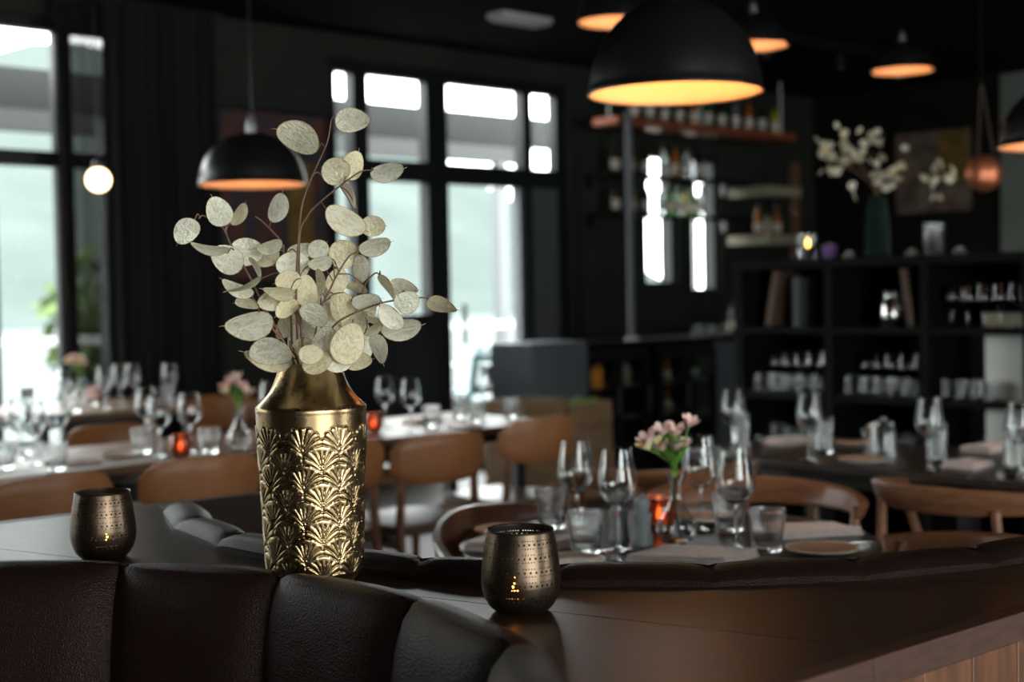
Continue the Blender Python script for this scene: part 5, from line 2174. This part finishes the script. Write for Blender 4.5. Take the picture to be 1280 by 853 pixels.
MB().lathe([(.001, .055), (.029, .055), (.02, .075), (.001, .08)], 16).obj('filling', 'flower_orange', g)
for k, (px, lab) in enumerate(((1062, 'small upturned bowl on the black unit beside the green vase'), (1140, 'small upturned bowl on the black unit next to the ribbed cylinder'), (1200, 'small upturned bowl on the black unit beyond the ribbed cylinder'))):
    p = at_a(px, 324, UA0 + .12)
    p.z = ZU
    g = thing('small_bowl', lab, 'bowl', p)
    MB().lathe([(.032, 0), (.034, .004), (.026, .02), (.014, .028), (.001, .030)], 22).obj('shell', 'steel_dull', g)
    MB().lathe([(.012, .028), (.012, .034), (.001, .034)], 14).obj('foot_ring', 'steel_dull', g)

# ------------------------------------------------------------------ back bar by the window wall
BF = 7.28
def fridge(a0, a1, label, fills):
    t = thing('bar_fridge', label, 'fridge', (0, 0, 0), RA, 'bar fridges')
    m = MB()
    m.box(a0, a1, BF + .48, BF + .5, .02, .9)
    m.box(a0, a0 + .03, BF + .03, BF + .48, .02, .9)
    m.box(a1 - .03, a1, BF + .03, BF + .48, .02, .9)
    m.box(a0, a1, BF + .03, BF + .48, .86, .9)
    m.box(a0, a1, BF + .03, BF + .48, .02, .10)
    m.obj('cabinet', 'frame_black', t, smooth=False)
    for z in (.36, .60):
        MB().box(a0 + .03, a1 - .03, BF + .06, BF + .46, z - .006, z + .006).obj('inner_shelf', 'steel_dull', t, smooth=False)
    mid = (a0 + a1) / 2
    for p, q in ((a0 + .005, mid - .003), (mid + .003, a1 - .005)):
        d = MB()
        d.box(p, p + .045, BF, BF + .028, .10, .86)
        d.box(q - .045, q, BF, BF + .028, .10, .86)
        d.box(p + .045, q - .045, BF, BF + .028, .81, .86)
        d.box(p + .045, q - .045, BF, BF + .028, .10, .15)
        dd = d.obj('door', 'frame_black', t, smooth=False)
        MB().box(p + .045, q - .045, BF + .01, BF + .016, .15, .81).obj('door_glass', 'pane', dd, smooth=False)
        MB().bar((q - .02, BF - .02, .4), (q - .02, BF - .02, .6), .012).obj('door_handle', 'steel_dull', dd)
    return t


f_a0, _ = ab(at_b(733, 440, BF))
f_a1, _ = ab(at_b(812, 440, BF))
f_a2, _ = ab(at_b(824, 440, BF))
f_a3, _ = ab(at_b(896, 440, BF))
fridge(f_a0, f_a1, 'black two door bar fridge with orange juice bottles', None)
fridge(f_a2, f_a3, 'black two door bar fridge with pale bottles beside the bar post', None)


def make_bottle(material, h=.26, r=.034, neck=.35, label_paper=True):
    t = thing('bottle', 'x', 'bottle')
    MB().lathe([(.001, 0), (r * .95, 0), (r, .006), (r, h * (1 - neck) * .92), (r * .75, h * (1 - neck) * 1.05), (r * .36, h * (1 - neck * .62)), (r * .34, h * .97), (r * .42, h * .975), (r * .42, h), (.001, h)], 18).obj('body', material, t)
    if label_paper:
        MB().lathe([(r * 1.012, h * .15), (r * 1.012, h * .42)], 18).obj('paper_label', 'label_paper', t)
    MB().lathe([(r * .44, h * .93), (r * .44, h * 1.008), (.001, h * 1.01)], 12).obj('cap', 'bottle_dark', t)
    return t


BT = {k: Proto(make_bottle(m_, *a_)) for k, m_, a_ in (
    ('green', 'bottle_green', (.28, .036)), ('clear', 'bottle_clear', (.27, .036)), ('amber', 'bottle_amber', (.27, .038)),
    ('yellow', 'bottle_yellow', (.24, .036)), ('dark', 'bottle_dark', (.28, .037)), ('juice', 'juice_orange', (.18, .034, .3, False)),
    ('pale', 'cream_shelf', (.19, .033, .3, False)), ('small green', 'bottle_green', (.19, .030)), ('small clear', 'bottle_clear', (.19, .030)),
    ('small amber', 'bottle_amber', (.19, .030)), ('small dark', 'bottle_dark', (.19, .030)))}
word = {'green': 'green glass', 'clear': 'clear glass', 'amber': 'amber glass', 'yellow': 'yellow', 'dark': 'dark', 'juice': 'orange juice', 'pale': 'pale', 'small green': 'small green', 'small clear': 'small clear', 'small amber': 'small amber', 'small dark': 'small dark'}


def bottle_row(kinds, a0, a1, b, z, where, grp):
    n = len(kinds)
    for k, kd in enumerate(kinds):
        aa = a0 + (a1 - a0) * (k + .5) / n
        BT[kd].put(room(aa, b, z), 0, '%s bottle %s' % (word[kd], where), '%s: %s' % (grp, kd))


w1 = (f_a1 - f_a0) / 2
bottle_row(['juice'] * 3, f_a0 + .06, f_a0 + w1 - .04, BF + .14, .607, 'on the upper shelf of the bar fridge with orange juice', 'upper fridge shelf')
bottle_row(['small green', 'pale'], f_a0 + w1 + .05, f_a1 - .06, BF + .14, .607, 'on the upper shelf behind the second door of the orange juice fridge', 'upper fridge shelf, second door')
bottle_row(['small dark', 'small amber'], f_a0 + .06, f_a0 + w1 - .04, BF + .14, .367, 'on the lower shelf of the orange juice fridge', 'lower fridge shelf')
w2 = (f_a3 - f_a2) / 2
bottle_row(['pale', 'small amber'], f_a2 + .06, f_a2 + w2 - .04, BF + .14, .607, 'on the upper shelf of the fridge beside the bar post', 'upper shelf, second fridge')
bottle_row(['small clear', 'small green'], f_a2 + w2 + .05, f_a3 - .06, BF + .14, .607, 'on the upper shelf behind the last fridge door', 'upper shelf, last fridge door')
bottle_row(['pale', 'small amber'], f_a2 + .06, f_a2 + w2 - .04, BF + .14, .367, 'on the lower shelf of the fridge beside the bar post', 'lower shelf, second fridge')

bc = thing('bar_counter', 'dark bar counter top over the two fridges', 'counter', (0, 0, 0), RA)
MB().box(f_a0 - .05, 10.6, BF - .03, 7.92, .905, .95).obj('worktop', 'black_wood', bc, smooth=False)
MB().box(f_a3 + .02, 10.55, BF + .05, 7.90, .0, .905).obj('front_panel', 'counter_grey', bc, smooth=False)
# hanging shelves with bottles
cs_l = at_b(762, 147, 7.5)
cs_r = at_b(986, 176, 7.5)
ca0, _ = ab(cs_l)
ca1, _ = ab(cs_r)
zc_ = (cs_l.z + cs_r.z) / 2
cs = thing('copper_shelf', 'long copper coloured bar shelf hung high before the narrow windows', 'shelf', (0, 0, 0), RA)
MB().box(ca0, ca1, 7.42, 7.68, zc_ - .03, zc_ + .03).obj('board', 'copper_shelf', cs, bevel=.004)
for aa in (ca0 + .05, (ca0 + ca1) / 2, ca1 - .05):
    MB().tube([(aa, 7.55, zc_ + .02), (aa, 7.55, CEIL - .001)], .01, 8).obj('hanger_rod', 'steel_dull', cs)
bottle_row(['amber', 'dark', 'clear', 'dark', 'amber', 'green', 'dark', 'clear', 'amber', 'dark', 'yellow'], ca0 + .25, ca1 - .05, 7.55, zc_ + .031, 'on the high copper bar shelf', 'bottles on the copper shelf')
for z_, kinds, lab in ((1.94, ['clear', 'green', 'clear', 'yellow', 'green', 'clear'], 'lower'), (2.26, ['clear', 'amber', 'clear', 'dark'], 'upper')):
    a0_, a1_ = (8.3, 10.12)
    hs = thing('bottle_shelf', '%s narrow wooden bottle shelf crossing the bar windows' % lab, 'shelf', (0, 0, 0), RA)
    MB().box(a0_, a1_, 7.72, 7.94, z_ - .012, z_ + .012).obj('board', 'black_wood', hs, smooth=False)
    for aa in (a0_ + .05, a1_ - .05):
        MB().box(aa - .015, aa + .015, 7.94, 7.998, z_ - .10, z_ + .012).obj('bracket', 'black_metal', hs, smooth=False)
    bottle_row(kinds, 9.0, 9.62, 7.82, z_ + .0125, 'on the %s window shelf of the bar' % lab, '%s window shelf' % lab)
    bottle_row(['dark', 'amber', 'dark'], 8.4, 8.95, 7.82, z_ + .0125, 'at the dark end of the %s window shelf' % lab, '%s window shelf, dark end' % lab)
bottle_row(['clear', 'clear', 'amber', 'green', 'green'], 9.55, 10.45, 7.55, .951, 'standing on the bar counter by the narrow window', 'bottles on the bar counter')
for k in range(6):
    SG['short'].put(room(9.0 + k * .09, 7.42 + .05 * (k % 2), .951), RA, 'small glass on the bar counter beneath the bottle shelves', 'glasses on the bar counter')
pp = at_b(793, 300, 7.30)
pa_, _ = ab(pp)
bp = thing('bar_post', 'slim pale steel post rising from the bar counter to the copper shelf', 'post', room(pa_, 7.34, .951), RA)
MB().tube([(0, 0, 0), (0, 0, zc_ + .05 - .951)], .028, 14).obj('tube', 'frame_grey', bp)
MB().lathe([(.06, 0), (.06, .012), (.03, .02)], 20, cap0=True, cap1=True).obj('flange', 'steel_dull', bp)
# cream shelf stack past the windows
q0 = at_b(948, 240, 7.6)
q1 = at_b(990, 240, 7.6)
a0_, _ = ab(q0)
a1_, _ = ab(q1)
st_ = thing('wall_shelf', 'cream shelf stack with a post beside the narrow bar window', 'shelf', (0, 0, 0), RA)
for py in (240, 300):
    z_ = at_b(968, py, 7.6).z
    MB().box(a0_, a1_, 7.5, 7.95, z_ - .04, z_ + .04).obj('board', 'cream_shelf', st_, smooth=False)
MB().box(a1_, a1_ + .05, 7.55, 7.62, .951, 2.45).obj('post', 'panel_wood', st_, smooth=False)
bottle_row(['amber', 'pale', 'amber'], a0_ + .05, a1_ - .02, 7.7, at_b(968, 300, 7.6).z + .041, 'on the cream shelf beside the narrow bar window', 'cream shelf')

# grey cabinet and wooden crates by the glass door
c0 = at_b(664, 430, 7.0)
c1 = at_b(734, 430, 7.0)
a0_, _ = ab(c0)
a1_, _ = ab(c1)
gc = thing('service_cabinet', 'slate grey service cabinet between the glass door and the bar fridge', 'cabinet', (0, 0, 0), RA)
MB().box(a0_, a1_, 7.0, 7.42, .30, at_b(700, 428, 7.0).z).obj('body', 'counter_grey', gc, bevel=.006)
MB().box(a0_ + .02, a1_ - .02, 7.02, 7.40, 0, .30).obj('plinth', 'frame_black', gc, smooth=False)
MB().box(a0_ + .02, (a0_ + a1_) / 2 - .004, 6.988, 7.0, .33, at_b(700, 428, 7.0).z - .03).obj('cabinet_door', 'counter_grey', gc, bevel=.003)
MB().box((a0_ + a1_) / 2 + .004, a1_ - .02, 6.988, 7.0, .33, at_b(700, 428, 7.0).z - .03).obj('cabinet_door', 'counter_grey', gc, bevel=.003)


def crate(a, b, w_, h_, label, plant):
    t = thing('wooden_crate', label, 'crate', room(a, b), RA)
    n = max(2, int(h_ / .14))
    for k in range(n):
        z0, z1 = k * h_ / n + .004, (k + 1) * h_ / n - .004
        for (x0, x1, y0, y1) in ((-w_ / 2, w_ / 2, -.18, -.165), (-w_ / 2, w_ / 2, .165, .18), (-w_ / 2, -w_ / 2 + .015, -.165, .165), (w_ / 2 - .015, w_ / 2, -.165, .165)):
            MB().box(x0, x1, y0, y1, z0, z1).obj('slat', 'crate_wood', t, smooth=False)
    for sx in (-1, 1):
        for sy in (-1, 1):
            MB().box(sx * (w_ / 2 - .03) - .012, sx * (w_ / 2 - .03) + .012, sy * .152 - .012, sy * .152 + .012, 0, h_).obj('corner_post', 'crate_wood', t, smooth=False)
    MB().box(-w_ / 2 + .015, w_ / 2 - .015, -.165, .165, .0, .02).obj('bottom', 'crate_wood', t, smooth=False)
    if plant:
        rnd = random.Random(3)
        p_ = thing('crate_plant', 'low green plant growing in the wooden crate by the door', 'plant', room(a, b, .021), RA)
        MB().box(-w_ / 2 + .044, w_ / 2 - .044, -.138, .138, 0, h_ - .06).obj('soil', 'twig', p_, smooth=False)
        for k in range(50):
            m = MB()
            leaf(m, Vector((rnd.uniform(-w_ * .36, w_ * .36), rnd.uniform(-.12, .12), h_ - .085)), Vector((rnd.gauss(0, .3), rnd.gauss(0, .3), 1)), rnd.uniform(.07, .13), .03, rnd)
            m.obj('leaf', 'leaf_green', p_)


k0 = at_b(648, 500, 6.5)
ka, _ = ab(k0)
crate(ka, 6.45, .36, .66, 'tall slatted wooden crate before the glass door', False)
k0 = at_b(706, 500, 6.5)
ka, _ = ab(k0)
crate(ka, 6.45, .40, .62, 'slatted wooden crate with a plant before the slate cabinet', True)
